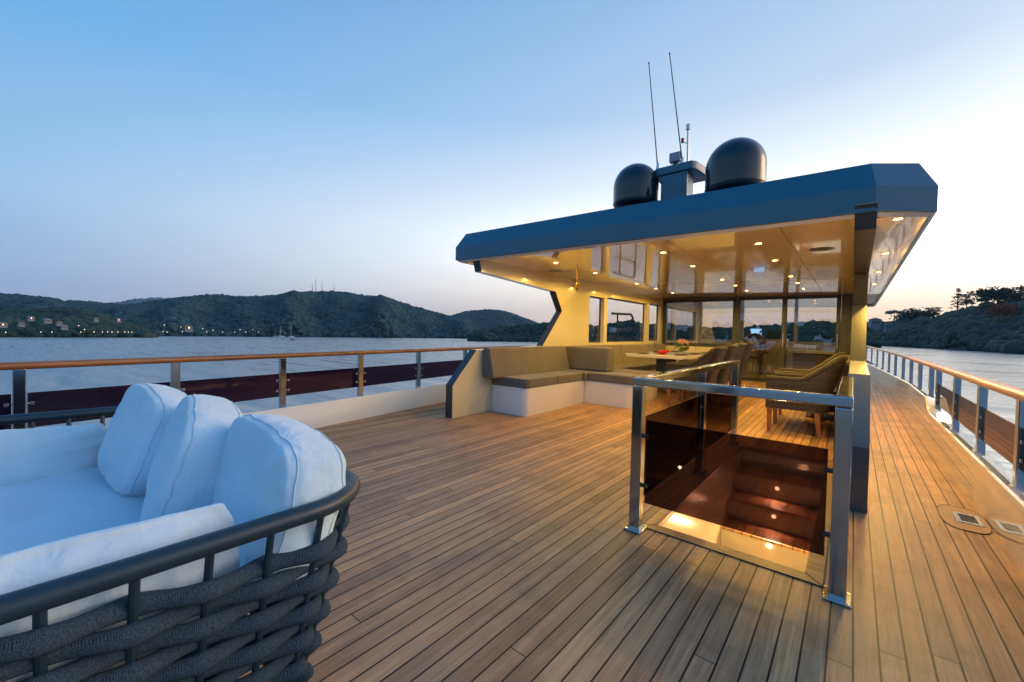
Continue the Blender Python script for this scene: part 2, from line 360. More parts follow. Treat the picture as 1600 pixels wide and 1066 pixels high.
B = ramp(nt, el, [(0, (1.1, .68, .44)), (3/90, (1.18, .90, .62)), (6/90, (1.42, 1.2, .93)), (9/90, (1.45, 1.32, 1.14)), (14/90, (1.3, 1.26, 1.2)), (20/90, (.92, .98, 1.04)), (27/90, (.55, .69, .865)), (46/90, (.24, .44, .75)), (1, (.022, .17, .48))])
sky = mixc(nt, mth(nt, 'POWER', t, 1.1), A, B)
ns = N(nt, "ShaderNodeTexSky", sky_type='NISHITA'); ns.sun_disc = False; ns.sun_elevation = R(1.5); ns.sun_rotation = R(48)
sk2 = mixc(nt, .012, sky, ns.outputs[0], 'ADD')
# the afterglow over the sunset side is brighter than white
GA, GE_ = R(48), R(17)
dt = mth(nt, 'ADD', mth(nt, 'ADD', mth(nt, 'MULTIPLY', sp.outputs[0], math.sin(GA)*math.cos(GE_)), mth(nt, 'MULTIPLY', sp.outputs[1], math.cos(GA)*math.cos(GE_))), mth(nt, 'MULTIPLY', sp.outputs[2], math.sin(GE_)))
an = mth(nt, 'DIVIDE', mth(nt, 'ARCCOSINE', mth(nt, 'MINIMUM', dt, .99999)), R(19))
gl = mth(nt, 'MULTIPLY', mth(nt, 'EXPONENT', mth(nt, 'MULTIPLY', mth(nt, 'MULTIPLY', an, an), -1.)), 2.2)
gw = N(nt, "ShaderNodeVectorMath", operation='SCALE'); gw.inputs[0].default_value = (1.0, .82, .64); L(nt, gl, gw.inputs["Scale"])
sk2 = mixc(nt, 1.0, sk2, gw.outputs[0], 'ADD')
ge = mth(nt, 'DIVIDE', mth(nt, 'SUBTRACT', el, 11.5/90), 4.2/90)
g2 = mth(nt, 'MULTIPLY', mth(nt, 'MULTIPLY', mth(nt, 'POWER', t, 5.), mth(nt, 'EXPONENT', mth(nt, 'MULTIPLY', mth(nt, 'MULTIPLY', ge, ge), -1.))), 2.0)
gw2 = N(nt, "ShaderNodeVectorMath", operation='SCALE'); gw2.inputs[0].default_value = (1.0, .88, .68); L(nt, g2, gw2.inputs["Scale"])
sk2 = mixc(nt, 1.0, sk2, gw2.outputs[0], 'ADD')
gl = mth(nt, 'ADD', 1.0, 0.0)
skc = N(nt, "ShaderNodeVectorMath", operation='SCALE'); L(nt, sk2, skc.inputs[0]); L(nt, gl, skc.inputs["Scale"])
L(nt, skc.outputs[0], bg.inputs[0]); bg.inputs[1].default_value = 1.04
sl = bpy.data.lights.new("sun", 'SUN'); sl.energy = .9; sl.angle = R(25); sl.color = (1, .60, .33)
so = bpy.data.objects.new("sun", sl); COL.objects.link(so)
sd = Vector((math.sin(R(48))*math.cos(R(15)), math.cos(R(48))*math.cos(R(15)), math.sin(R(15))))
so.rotation_euler = sd.to_track_quat('Z', 'Y').to_euler()
# ------------------------------------------------------------------ deck, bulwarks, railings
def sst(a, b, x): x = max(0, min(1, (x-a)/(b-a))); return x*x*(3-2*x)
def dz(x, y): return .10*max(0, 1-((x+2)/2.0)**2)*sst(4.9, 9, y)
def xl(y): return -4.64-.155*(y-1.86) if y < 6 else -5.282-.06*(y-6)+.012*(y-6)**2
def xr(y): return .69 if y < 9 else .69-.03*(y-9)-.0016*(y-9)**2
HX0, HX1, HY0, HY1 = -.872, -.148, 2.44, 4.80
mb = MB()
ys = [-4, -2, 0, 1, 2, HY0, 3.2, 4, HY1] + [5+.4*i for i in range(17)] + [12, 13, 14, 16, 18, 20, 23, 26, 30]
xc = [-4.2, -3.6, -3.1, -2.6, -2.1, -1.6, -1.2, HX0, HX1, 0, .3]
def cols(y):
    a, b = xl(y), xr(y)
    return [a]+[max(a+.01, min(b-.01, x)) for x in xc]+[b]
for j in range(len(ys)-1):
    c0, c1 = cols(ys[j]), cols(ys[j+1])
    for i in range(len(c0)-1):
        if abs(c0[i]-HX0) < 1e-6 and HY0-1e-6 <= ys[j] < HY1-1e-6: continue
        q = [(c0[i], ys[j]), (c0[i+1], ys[j]), (c1[i+1], ys[j+1]), (c1[i], ys[j+1])]
        mb.add([(x, y, dz(x, y)) for x, y in q], [(0, 1, 2, 3)])
v, f = [], []; seen = {}
for q in mb.f:
    g = []
    for i in q:
        k = tuple(round(c, 4) for c in mb.v[i])
        if k not in seen: seen[k] = len(v); v.append(mb.v[i])
        g.append(seen[k])
    f.append(g)
mb.v, mb.f = v, f
deck = obj("deck", mb, TEAK); props(deck, "weathered teak planked deck of the yacht", kind="structure")
# bulwarks: inner face, cap and the hull side below
def bulwark(label, inner, h, wd, side, y0, y1):
    mb = MB(); n = 300; prof = lambda y: [(0, 0), (0, h(y)-.01), (.012, h(y)), (.05, h(y)-.012), (wd(y), h(y)-.10), (wd(y)+.03, h(y)-.2), (wd(y)-.25, -5.6)]
    k = len(prof(0))
    rows = [[(inner(y)+side*a, y, z) for a, z in prof(y)] for y in [y0+(y1-y0)*(i/n) for i in range(n+1)]]
    mb.add([p for r_ in rows for p in r_], [(i*k+j, (i+1)*k+j, (i+1)*k+j+1, i*k+j+1) for i in range(n) for j in range(k-1)])
    return props(obj("bulwark", mb, WHITEG if side > 0 else MATW, ang=50), label, "bulwark")
bulwark("low white bulwark under the railing behind the sofa", xl, lambda y: .29, lambda y: .22, -1, -4, 14)
sh = lambda y: .325+.15*sst(6.7, 7.15, y)-.01*max(0, y-9)
bulwark("glossy white bulwark beside the narrow side deck, mirroring planks and drain", xr, sh, lambda y: .2+max(0, .8-xr(y)-.2)*.6 if y > 9 else .2, 1, -4, 30)
def railing(label, posts, top, zb, panels, curve, rot):
    th = thing("railing", (curve(posts[0]), posts[0], 0), label, "railing")
    ys_ = [posts[0]-2.0]+list(np.linspace(posts[0], posts[-1], 50))+[posts[-1]+1.2]
    mb = MB(); pth = [(curve(y), y, top-.028) for y in ys_]
    n = len(pth); sec = 14
    v = []
    for p in pth:
        for k in range(sec):
            a = 2*math.pi*k/sec
            v.append((p[0]+.052*math.copysign(abs(math.cos(a))**.7, math.cos(a)), p[1], p[2]+.028*math.copysign(abs(math.sin(a))**.7, math.sin(a))))
    mb.add(v, [(i*sec+k, i*sec+(k+1) % sec, (i+1)*sec+(k+1) % sec, (i+1)*sec+k) for i in range(n-1) for k in range(sec)])
    obj("handrail", mb, RAILW, th, ang=60)
    for y in posts:
        x = curve(y); z0 = zb(y)
        mb = MB().cbox((x, y, (z0+top-.05)/2), (.05, .062, top-.05-z0), None)
        mb.cbox((x, y, z0+.004), (.08, .1, .012))
        po = obj("post", mb, STEEL, th, .006)
        if panels[0]-.1 <= y <= panels[1]+.1:
            for s in (-1, 1):
                if not panels[0] <= y+s*.3 <= panels[1]: continue
                for zz in (.46, .57):
                    mb = MB()
                    mb.tube([(x, y+s*.03, zz), (x, y+s*.06, zz)], .006, 8)
                    mb.cbox((x-rot*.012, y+s*.058, zz), (.012, .022, .022)); mb.cbox((x+rot*.012, y+s*.058, zz), (.012, .022, .022))
                    obj("clamp", mb, STEELB, po, .003)
    for a, b in zip(posts[:-1], posts[1:]):
        if a < panels[0]-.01 or b > panels[1]+.01: continue
        mb = MB(); dx = (curve(b)-curve(a))/(b-a)
        ya, yb = a+.036, b-.036
        v = []
        for y in (ya, yb):
            for o_ in (-.005, .005):
                for z in (.395, .645): v.append((curve(a)+dx*(y-a)+o_, y, z))
        mb.add(v, [(0,1,3,2),(4,6,7,5),(0,4,5,1),(2,3,7,6),(0,2,6,4),(1,5,7,3)])
        obj("glass_panel", mb, RAILG, th)
    return th
pcur = lambda y: xl(y)-.12
railing("teak topped steel railing with dark tinted panels running behind the sofa", [-1.0, -.05, .83, 1.77, 2.77, 3.81, 4.95, 6.0, 7.05, 8.1, 9.2], .868, lambda y: .22, (-1.0, 9.2), pcur, 1)
def scur(y): return .785 if y < 11 else .785-.012*(y-11)-.0006*(y-11)**2
sposts = [1.8, 2.8, 3.8, 4.8, 5.81, 6.92, 7.5, 8.66, 9.9, 11.3, 12.9, 14.6, 16.6, 19, 22, 25.5]
railing("long teak topped steel railing with many posts curving along the narrow side deck", sposts, .868, lambda y: sh(y)-.095, (1.8, 6.92), scur, 1)
# deck drain
th = thing("deck_drain", (.6, 3.9, 0), "steel grated drain set in an oval teak frame at the foot of the right bulwark", "drain")
mb = MB(); oval = [( .105*math.copysign(abs(math.cos(a))**.6, math.cos(a)), .235*math.copysign(abs(math.sin(a))**.75, math.sin(a))) for a in np.linspace(0, 2*math.pi, 41)[:-1]]
mb.prism(oval, lambda x, y: (.578+x, 3.9+y, .001), lambda x, y: (.578+x, 3.9+y, .005)); obj("frame", mb, wood("drain_teak", (.33, .185, .092), (.43, .245, .125), .5, (30, 3, 30), 0), th)
mb = MB(); mb.tube([(.578+x*1.03, 3.9+y*1.015, .004) for x, y in oval], .003, 6, True); obj("caulking", mb, BLACK, th)
mb = MB().cbox((.6, 3.9, .007), (.115, .2, .006)); obj("plate", mb, STEELB, th, .004)
for i in range(6): obj("slot", MB().cbox((.6, 3.84+i*.024, .0108), (.075, .011, .002)), BLACK, th)
# ------------------------------------------------------------------ companionway (stairs below)
th = thing("companionway", (-.51, 3.6, 0), "stairwell cut in the deck with lit teak steps leading below", "stairwell")
bx = [(HX0-.07, HY0-.085), (HX1+.075, HY0-.085), (HX1+.075, HY1+.06), (HX0-.07, HY1+.06)]; ix = [(HX0, HY0), (HX1, HY0), (HX1, HY1), (HX0, HY1)]
for i in range(4):
    j = (i+1) % 4; g = .0015
    p = [bx[i], bx[j], ix[j], ix[i]]; c = (sum(a[0] for a in p)/4, sum(a[1] for a in p)/4)
    p = [(c[0]+(x-c[0])*(1-g), c[1]+(y-c[1])*(1-g*4)) for x, y in p]
    obj("coaming_board", MB().prism(p, lambda x, y: (x, y, -.03), lambda x, y: (x, y, .005)), TRIMW, th, .002, 1)
mb = MB(); mb.tube([(x, y, .0035) for x, y in bx], .0035, 6, True); obj("caulking", mb, BLACK, th)
mb = MB(); z0 = -2.2
for a, b in (((HX0-.05, HY0-.9, z0), (HX0, HY1+.03, -.03)), ((HX1, HY0-.9, z0), (HX1+.05, HY1+.03, -.03)), ((HX0, HY0-.95, z0), (HX1, HY0-.9, -.03))): obj("shaft_wall", MB().box(a, b), CREAM, th)
obj("shaft_ceiling", MB().box((HX0+.001, HY0-.899, -.10), (HX1-.001, HY0, -.035)), CREAM, th)
mb = MB().box((HX0, HY0-.9, z0-.05), (HX1, HY1, z0)); obj("lower_floor", mb, TRIMW, th)
for i in range(8):
    yy = HY1-.25*i; zt = -.19*i
    mb = MB().box((HX0+.001, yy, zt-.19), (HX1-.001, yy+.02, zt-.03 if i == 0 else zt-.022)); obj("riser", mb, CREAM, th)
    mb = MB().box((HX0+.001, yy-.25-.02, zt-.212), (HX1-.001, yy, zt-.19)); obj("tread", mb, TEAK, th, .003)
for i, (x, z) in ((1, (-.51, -.275)), (2, (-.50, -.455)), (3, (-.495, -.62)), (4, (-.5, -.86))):
    y = HY1-.25*i
    e = props(obj("step_light", MB().lathe([(0, -.004), (.013, -.004), (.016, .0), (.016, .004)], (x, y-.004, z), 14, Matrix.Rotation(R(90), 3, 'X')), LAMPW), ["", "small round step light highest in the stairwell, on the second riser", "small round step light on the third riser of the stairwell", "small round step light on the brightly lit lower riser of the stairwell", "small round step light lowest in the stairwell"][i], "step light", "step lights in the stairwell")
    ld = bpy.data.lights.new("step_lamp", 'SPOT'); ld.energy = 20 if i < 3 else 7; ld.color = (1, .66, .30); ld.spot_size = R(172); ld.spot_blend = .8; ld.shadow_soft_size = .015
    lo = bpy.data.objects.new("step_lamp", ld); COL.objects.link(lo); lo.location = (x, y-.03, z); lo.rotation_euler = (R(-72), 0, 0)
ld = bpy.data.lights.new("cabin_glow", 'POINT'); ld.energy = 34; ld.color = (1, .66, .26); ld.shadow_soft_size = .06
lo = bpy.data.objects.new("cabin_glow", ld); COL.objects.link(lo); lo.location = (-.5, 2.3, -.75)
# steel stair rail
th = thing("stair_rail", (-.5, 2.3, 0), "polished steel guard rail with tinted glass around the stairwell", "guard rail")
RX0, RX1, RY0, RY1 = -.955, -.022, 2.31, 4.95; S = .062; TZ = .9
posts = [(RX0, RY0), (RX1, RY0), (RX0, 3.62), (RX0, 4.86)]
for x, y in posts:
    mb = MB().cbox((x, y, (TZ-.05)/2), (S, S, TZ-.05)); po = obj("post", mb, STEEL, th, .005)
    mb = MB().cbox((x, y, .006), (.1, .12, .008)); obj("base_plate", mb, STEEL, po, .003)
    for sx in (-.04, .04):
        for sy in (-.048, .048): obj("bolt", MB().lathe([(0, .014), (.006, .013), (.007, .01)], (x+sx, y+sy, 0), 8), STEELB, po)
mb = MB().box((RX0-S/2, RY0-S/2, TZ-.046), (RX1+S/2, RY0+S/2, TZ)); obj("top_rail", mb, STEEL, th, .006)
mb = MB().box((RX0-S/2, RY0+S/2+.001, TZ-.046), (RX0+S/2, RY1, TZ)); obj("top_rail", mb, STEEL, th, .006)
mb = MB().box((RX1-S/2, RY0+S/2+.001, TZ-.046), (RX1+S/2, 3.54, TZ)); obj("top_rail", mb, STEEL, th, .006)
def panel(a, b, z0, z1, t_=.008):
    a = Vector(a); b = Vector(b); d = (b-a).normalized(); n = Vector((-d.y, d.x))*t_/2
    v = [(p.x+s*n.x, p.y+s*n.y, z) for p in (a, b) for s in (-1, 1) for z in (z0, z1)]
    return MB().add(v, [(0,1,3,2),(4,6,7,5),(0,4,5,1),(2,3,7,6),(0,2,6,4),(1,5,7,3)])
for a, b in (((RX0+.05, RY0), (RX1-.05, RY0)), ((RX0, RY0+.05), (RX0, 3.57)), ((RX0, 3.67), (RX0, 4.81)), ((RX1, RY0+.05), (RX1, 3.5))):
    g = obj("glass_panel", panel(a, b, .17, .655), BRONZE, th)
    d = (Vector(b)-Vector(a)).normalized()
    for e, s in ((Vector(a), -1), (Vector(b), 1)):
        for zz in (.27, .56):
            c = e+d*s*.006
            mb = MB().tube([(c.x-d.x*s*.018, c.y-d.y*s*.018, zz), (c.x+d.x*s*.012, c.y+d.y*s*.012, zz)], .012, 10)
            obj("clamp", mb, BLACK, g)
# ------------------------------------------------------------------ deckhouse
dh = thing("deckhouse", (-2, 8, 0), "white deckhouse under a dark flat roof with an open lounge lit by warm downlights", "deckhouse")
ZS = lambda x: 2.1-.0145*x
PR = [(3.56, 0), (3.56, .43), (3.99, .89), (5.55, .93), (6.12, 1.545), (5.90, 1.87), (4.06, 1.985), (3.99, 2.17)]
Y2 = 14.5
def side_wall(x0, x1):
    zt = ZS((x0+x1)/2)+.06
    pr = [(3.56, -.02), (3.56, .43), (3.99, .89), (5.55, .93), (6.12, 1.545), (5.90, 1.87), (4.06, 1.985), (3.99, zt)]
    W = [(7.1, 7.72, .97, 1.9), (7.86, 10.02, .98, 1.93), (10.17, 10.95, 1.0, 1.95), (11.5, 14.2, 1.0, 1.95)]
    mb = MB(); f0 = lambda y, z: (x0, y, z); f1 = lambda y, z: (x1, y, z)
    mb.prism(pr[:4]+[(6.6, .93), (6.6, -.02)], f0, f1)            # low wing
    mb.prism([(5.55, .9301), (6.12, 1.545), (5.90, 1.87), (6.6, 1.87), (6.6, .9301)], f0, f1)
    mb.prism([(5.90, 1.8701), (4.06, 1.985), (3.99, zt), (6.6, zt), (6.6, 1.8701)], f0, f1)
    y = 6.6001
    for a, b, c, d in W:
        mb.box((x0, y, -.02), (x1, a, zt)); mb.box((x0, a+.0001, -.02), (x1, b-.0001, c)); mb.box((x0, a+.0001, d), (x1, b-.0001, zt)); y = b
    mb.box((x0, y, -.02), (x1, Y2, zt))
    wall = obj("side_wall", mb, CREAM, dh)
    xm = x0+.03 if x0 < -2 else x1-.03
    for a, b, c, d in W:
        fr = MB(); t_ = .022
        fr.box((xm-.012, a-.002, c-.002), (xm+.012, a+t_, d+.002)); fr.box((xm-.012, b-t_, c-.002), (xm+.012, b+.002, d+.002))
        fr.box((xm-.012, a+t_, c-.002), (xm+.012, b-t_, c+t_)); fr.box((xm-.012, a+t_, d-t_), (xm+.012, b-t_, d+.002))
        wf = obj("window", fr, DARKP, wall)
        obj("pane", MB().box((xm-.003, a+.01, c+.01), (xm+.003, b-.01, d-.01)), CLEAR, wf) if False else obj("pane", MB().box((xm-.003, a+.01, c+.01), (xm+.003, b-.01, d-.01)), CLEAR, wall)
    # dark painted edge of the opening; right wall's upper trim darkened in place of weaker lamp light
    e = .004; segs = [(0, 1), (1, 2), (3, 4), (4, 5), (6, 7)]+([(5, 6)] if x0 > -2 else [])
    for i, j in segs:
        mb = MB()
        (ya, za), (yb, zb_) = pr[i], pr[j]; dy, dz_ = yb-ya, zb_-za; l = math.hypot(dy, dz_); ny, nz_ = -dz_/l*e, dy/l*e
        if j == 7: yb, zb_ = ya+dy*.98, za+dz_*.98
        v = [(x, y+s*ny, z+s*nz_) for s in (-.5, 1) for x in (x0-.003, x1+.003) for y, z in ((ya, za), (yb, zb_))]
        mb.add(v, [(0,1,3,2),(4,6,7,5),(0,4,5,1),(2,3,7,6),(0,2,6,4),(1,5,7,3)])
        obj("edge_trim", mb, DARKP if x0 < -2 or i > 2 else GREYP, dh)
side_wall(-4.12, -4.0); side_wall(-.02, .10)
# roof: fascia with a bevelled crease, top deck, ceiling
out = [(-4.42, 3.95), (.092, 4.0), (.435, 4.24), (.435, Y2+.6), (-4.42, Y2+.6)]
def inset(poly, d):
    n = len(poly); res = []
    for i in range(n):
        a, b, c = Vector(poly[i-1]), Vector(poly[i]), Vector(poly[(i+1) % n])
        d1 = (b-a).normalized(); d2 = (c-b).normalized(); n1 = Vector((-d1.y, d1.x)); n2 = Vector((-d2.y, d2.x))
        k = (n1+n2)/(1+n1.dot(n2)); res.append(tuple(b+k*d))
    return res
o0 = inset(out, .02); o2 = inset(out, .10)
rows = [[(x, y, ZS(x)-.005) for x, y in o0], [(x, y, ZS(x)) for x, y in out], [(x, y, ZS(x)+.185) for x, y in out], [(x, y, ZS(x)+.385) for x, y in o2]]
mb = MB(); n = 5
mb.add([p for r_ in rows for p in r_], [(i*n+k, i*n+(k+1) % n, (i+1)*n+(k+1) % n, (i+1)*n+k) for i in range(3) for k in range(n)]+[tuple(3*n+k for k in range(n))])
obj("roof", mb, ROOFP, dh, ang=10)
lip = inset(out, .05)
mb = MB(); mb.add([(x, y, ZS(x)-.005) for x, y in o0]+[(x, y, ZS(x)-.03) for x, y in lip], [(k, (k+1) % 5, 5+(k+1) % 5, 5+k) for k in range(5)])
mb.add([(x, y, ZS(x)-.03) for x, y in lip]+[(x, y, ZS(x)+.03) for x, y in inset(out, .075)], [(k, (k+1) % 5, 5+(k+1) % 5, 5+k) for k in range(5)])
obj("roof_lip", mb, WHITE, dh, ang=10)
mb = MB(); cx = [-4.0, -3.0, -1.5, -.52, -.02]; cy = [3.93, 5.8, 8.4, 11.15]
g = .0025
cpl = [(-4.37, -4.122)]+[(a, b) for a, b in zip(cx[:-1], cx[1:])]+[(.102, .40)]
for a, b in cpl:
    for c, d in zip(cy[:-1], cy[1:]):
        c_ = max(c, 4.02); d_ = d
        if a > .05: c_ = max(c_, 4.25)
        q = [(a+g, c_+g), (b-g, c_+g), (b-g, d_-g), (a+g, d_-g)]
        mb.prism(q, lambda x, y: (x, y, ZS(x)), lambda x, y: (x, y, ZS(x)+.02))
obj("ceiling", mb, CEIL, dh, .0015, 1)
mb = MB().add([(-4.4, 3.99, ZS(-4.4)+.025), (.07, 4.02, ZS(.07)+.025), (.41, 4.25, ZS(.41)+.025), (.41, Y2, ZS(.41)+.025), (-4.4, Y2, ZS(-4.4)+.025)], [(0, 1, 2, 3, 4)])
obj("ceiling_backing", mb, CAB, dh)
# bulkhead between lounge and wheelhouse
BY = 11.1
def frame(x0, x1, z0, z1, w_, y=BY, d=.06):
    return MB().box((x0, y, z0), (x0+w_, y+d, z1)).box((x1-w_, y, z0), (x1, y+d, z1)).box((x0+w_, y, z1-w_), (x1-w_, y+d, z1)).box((x0+w_, y, z0), (x1-w_, y+d, z0+w_))
mb = MB().box((-4.0, BY+.0, -.02), (-2.36, BY+.08, .88)); obj("bulkhead", mb, CREAM, dh)
mb = MB().box((-4.0, BY-.02, 2.115), (-.02, BY+.14, 2.19)).box((-.22, BY-.01, .116), (-.02, BY+.09, 2.114)); obj("door_header", mb, DARKP, dh)
wf = obj("window", frame(-3.99, -2.2, .88, 2.112, .085), DARKP, dh); obj("pane", MB().box((-3.92, BY+.028, .95), (-2.27, BY+.034, 2.04)), DOORG, wf)
for a, b, yo in ((-2.195, -1.2, .0), (-1.26, -.225, .07)):
    d_ = obj("door", frame(a, b, .12, 2.112, .075, BY+yo, .05), DARKP, dh)
    obj("pane", MB().box((a+.07, BY+yo+.022, .19), (b-.07, BY+yo+.028, 2.045)), DOORG, d_)
    obj("handle", MB().tube([(b-.04, BY+yo-.03, .95), (b-.04, BY+yo-.03, 1.25)], .012, 8).tube([(b-.04, BY+yo-.03, 1.0), (b-.04, BY+yo, 1.0)], .008, 8).tube([(b-.04, BY+yo-.03, 1.2), (b-.04, BY+yo, 1.2)], .008, 8), STEELB, d_)
mb = MB().box((-2.36, BY-.06, -.02), (-.02, BY+.15, .115)); sill = obj("door_sill", mb, DARKP, dh, .004)
obj("sill_strip", MB().box((-2.36, BY-.064, .1), (-.02, BY-.061, .112)), STEELB, sill)
# wheelhouse shell
mb = MB().box((-4.0, BY+.15, .1), (-.02, Y2, .118)); obj("wheelhouse_floor", mb, CAB, dh)
mb = MB().box((-4.0, Y2-.1, .12), (-.02, Y2, 1.05))
for x in (-3.98, -2.75, -1.35, -.12): mb.box((x, Y2-.1, 1.05), (x+.09, Y2, 2.1))
obj("front_wall", mb, CREAM, dh)
mb = MB().box((-4.0, BY+.1, 2.06), (-.02, Y2, 2.075)); obj("wheelhouse_ceiling", mb, CEIL, dh)
# ------------------------------------------------------------------ ceiling lights, speakers, cord
def downlight(x, y, z, label, group, watt, spot=172):
    mb = MB().lathe([(.024, -.001), (.042, -.006), (.046, -.003), (.046, .012)], (x, y, z), 18)
    e = thing("downlight", (x, y, z), label, "downlight", group)
    mb2 = MB().lathe([(.046, .01), (.046, -.004), (.04, -.007), (.027, -.003)], (x, y, z), 18); obj("trim_ring", mb2, STEELB, e)
    obj("lens", MB().lathe([(0, -.0035), (.027, -.0035)], (x, y, z), 16), LAMP, e)
    ld = bpy.data.lights.new("downlight_lamp", 'SPOT'); ld.energy = watt; ld.color = (1, .61, .105); ld.spot_size = R(spot); ld.spot_blend = .25; ld.shadow_soft_size = .03
    lo = bpy.data.objects.new("downlight_lamp", ld); COL.objects.link(lo); lo.location = (0, 0, -.012); lo.parent = e
for x in (-3.26, -1.745, -.775):
    for y in (4.8, 5.95, 7.6, 8.6, 9.65):
        downlight(x, y, ZS(x), "small round downlight glowing warm in the glossy lounge ceiling", "lounge ceiling downlights", 41)
for y in (4.35, 6.0, 7.6, 9.2):
    downlight(.235, y, ZS(.235), "small round downlight under the roof overhang above the right side deck", "overhang downlights", 95)
downlight(-4.25, 4.5, ZS(-4.25), "small round downlight under the roof overhang at its far left corner", None, 5)
for x, y, lb in ((-3.72, 5.46, "flush dark round loudspeaker in the ceiling over the corner settee"), (-.29, 5.43, "flush dark round loudspeaker in the ceiling over the wicker chairs on the right")):
    e = thing("ceiling_speaker", (x, y, ZS(x)), lb, "loudspeaker", "ceiling loudspeakers")
    obj("rim", MB().lathe([(.095, .0), (.105, -.004), (.11, -.002), (.11, .004)], (x, y, ZS(x)), 28), BLACK, e)
    obj("grille", MB().lathe([(0, -.006), (.06, -.005), (.095, -.002)], (x, y, ZS(x)), 28), DARKP, e)
bxx, byy = -3.07, 5.07
e = thing("bell", (bxx, byy, ZS(bxx)), "small brass bell on a cord hanging from the lounge ceiling", "bell")
BRASS = simple("brass", (.55, .33, .09), .25, 1.0)
obj("cord", MB().tube([(bxx, byy, 2.145), (bxx, byy, 2.0), (bxx+.004, byy, 1.92), (bxx, byy, 1.87)], .006, 8), LEGW, e)
obj("bell_cup", MB().lathe([(0, 1.885), (.014, 1.88), (.022, 1.86), (.025, 1.82), (.034, 1.79), (.03, 1.79), (.02, 1.8), (0, 1.83)], (bxx, byy, 0), 16), BRASS, e)
obj("bell_rope", MB().tube([(bxx, byy, 1.82), (bxx, byy, 1.775), (bxx, byy, 1.74)], [.006, .014, .004], 8), RAILW, e)
# ------------------------------------------------------------------ roof gear
def radome(x, y, r_, zt, label):
    zb_ = ZS(x)+.385; hgt = zt-zb_; zc = zt-r_
    e = thing("radome", (x, y, zb_), label, "radome", "satellite domes on the roof")
    zc = zt-r_*1.02; zl = zc-r_*.78
    pr = [(r_*.9, zl-r_*.14), (r_*.97, zl-r_*.08), (r_*.99, zl), (r_, zl+r_*.1), (r_, zc)]+[(r_*math.cos(a), zc+r_*1.02*math.sin(a)) for a in np.linspace(.12, math.pi/2, 14)]
    pr[-1] = (0, zt)
    obj("dome", MB().lathe(pr, (x, y, 0), 48), DOMEM, e, ang=50)
    obj("seam_ring", MB().lathe([(r_*1.0, zl), (r_*1.012, zl+r_*.01), (r_*1.012, zl+r_*.04), (r_*1.0, zl+r_*.05)], (x, y, 0), 48), BLACK, e)
    obj("pedestal", MB().lathe([(r_*.62, zb_), (r_*.6, zb_+.01), (r_*.75, zl-r_*.2), (r_*.9, zl-r_*.13)], (x, y, 0), 36), BLACK, e)
radome(-.965, 4.58, .273, 3.13, "larger looking glossy black satellite dome nearer the chamfered roof corner")
radome(-2.07, 4.72, .262, 3.2, "smaller looking glossy black satellite dome, partly overlapped by the roof mast")
e = thing("roof_mast", (-1.6, 4.85, 2.5), "dark stub mast on the roof with two whip aerials and a floodlight, between the domes", "mast")
mb = MB().box((-1.765, 4.7, 2.5), (-1.47, 4.95, 3.0)); obj("column", mb, ROOFP, e, .02)
pl = [(-1.86, 4.72), (-1.80, 4.68), (-1.42, 4.68), (-1.38, 4.74), (-1.33, 5.1), (-1.37, 5.16), (-1.8, 5.16), (-1.86, 5.1)]
mb = MB().prism(pl, lambda x, y: (x, y, 2.985), lambda x, y: (x, y, 3.085)); obj("platform", mb, ROOFP, e, .018)
for (xa, ya), (xb, zb_) in (((-1.82, 4.75), (-1.965, 4.385)), ((-1.545, 4.76), (-1.725, 4.4))):
    a = obj("whip_aerial", MB().tube([(xa, ya, 3.08), (xa+(xb-xa)*.1, ya, 3.08+(zb_-3.08)*.12), (xb, ya, zb_)], [.011, .007, .005], 8), DARKP, e)
    obj("socket", MB().lathe([(.018, 3.08), (.02, 3.1), (.014, 3.16), (.011, 3.17)], (xa, ya, 0), 12), STEELB, a)
    obj("tip", MB().lathe([(0, zb_-.012), (.009, zb_-.006), (.009, zb_+.006), (0, zb_+.012)], (xb, ya, 0), 8), BLACK, a)
ln = obj("light_pole", MB().tube([(-1.5, 4.8, 3.08), (-1.505, 4.8, 3.48)], .012, 10).tube([(-1.505, 4.8, 3.33), (-1.55, 4.8, 3.35)], .006, 6), STEELB, e)
obj("anchor_light", MB().lathe([(.016, 3.475), (.022, 3.48), (.022, 3.54), (0, 3.545)], (-1.505, 4.8, 0), 14), simple("frosted_lens", (.75, .78, .8), .2), ln)
obj("red_light", MB().lathe([(.014, 3.35), (.017, 3.36), (.017, 3.40), (0, 3.405)], (-1.562, 4.8, 0), 12), simple("red_lens", (.55, .02, .02), .2), ln)
fl = obj("floodlight", MB().box((-1.70, 4.76, 3.14), (-1.565, 4.84, 3.255)), STEELB, e, .02, 3)
obj("lens", MB().box((-1.69, 4.752, 3.15), (-1.575, 4.759, 3.245)), simple("flood_glass", (.25, .3, .35), .1), fl)
obj("bracket", MB().cbox((-1.63, 4.8, 3.11), (.05, .04, .06)), DARKP, fl)
# ------------------------------------------------------------------ settee
def rbox(x0, y0, x1, y1, z0, z1, rads, seg=8):      # plan with rounded corners (one radius per corner, ccw from x0,y0)
    pts = []
    for (cx_, cy_, a0), r_ in zip(((x0, y0, 180), (x1, y0, 270), (x1, y1, 0), (x0, y1, 90)), rads):
        sx = 1 if cx_ == x0 else -1; sy = 1 if cy_ == y0 else -1
        if r_ <= 0: pts.append((cx_, cy_)); continue
        for k in range(seg+1):
            a = R(a0+90*k/seg); pts.append((cx_+sx*r_+r_*math.cos(a), cy_+sy*r_+r_*math.sin(a)))
    return MB().prism(pts, lambda x, y: (x, y, z0), lambda x, y: (x, y, z1))
th = thing("settee", (-3.6, 5.5, 0), "built in corner settee with taupe cushions on a rounded white base", "settee")
obj("base", rbox(-3.999, 4.32, -3.38, 5.9, -.01, .385, (0, .09, 0, 0)), WHITE, th, .012, 3)
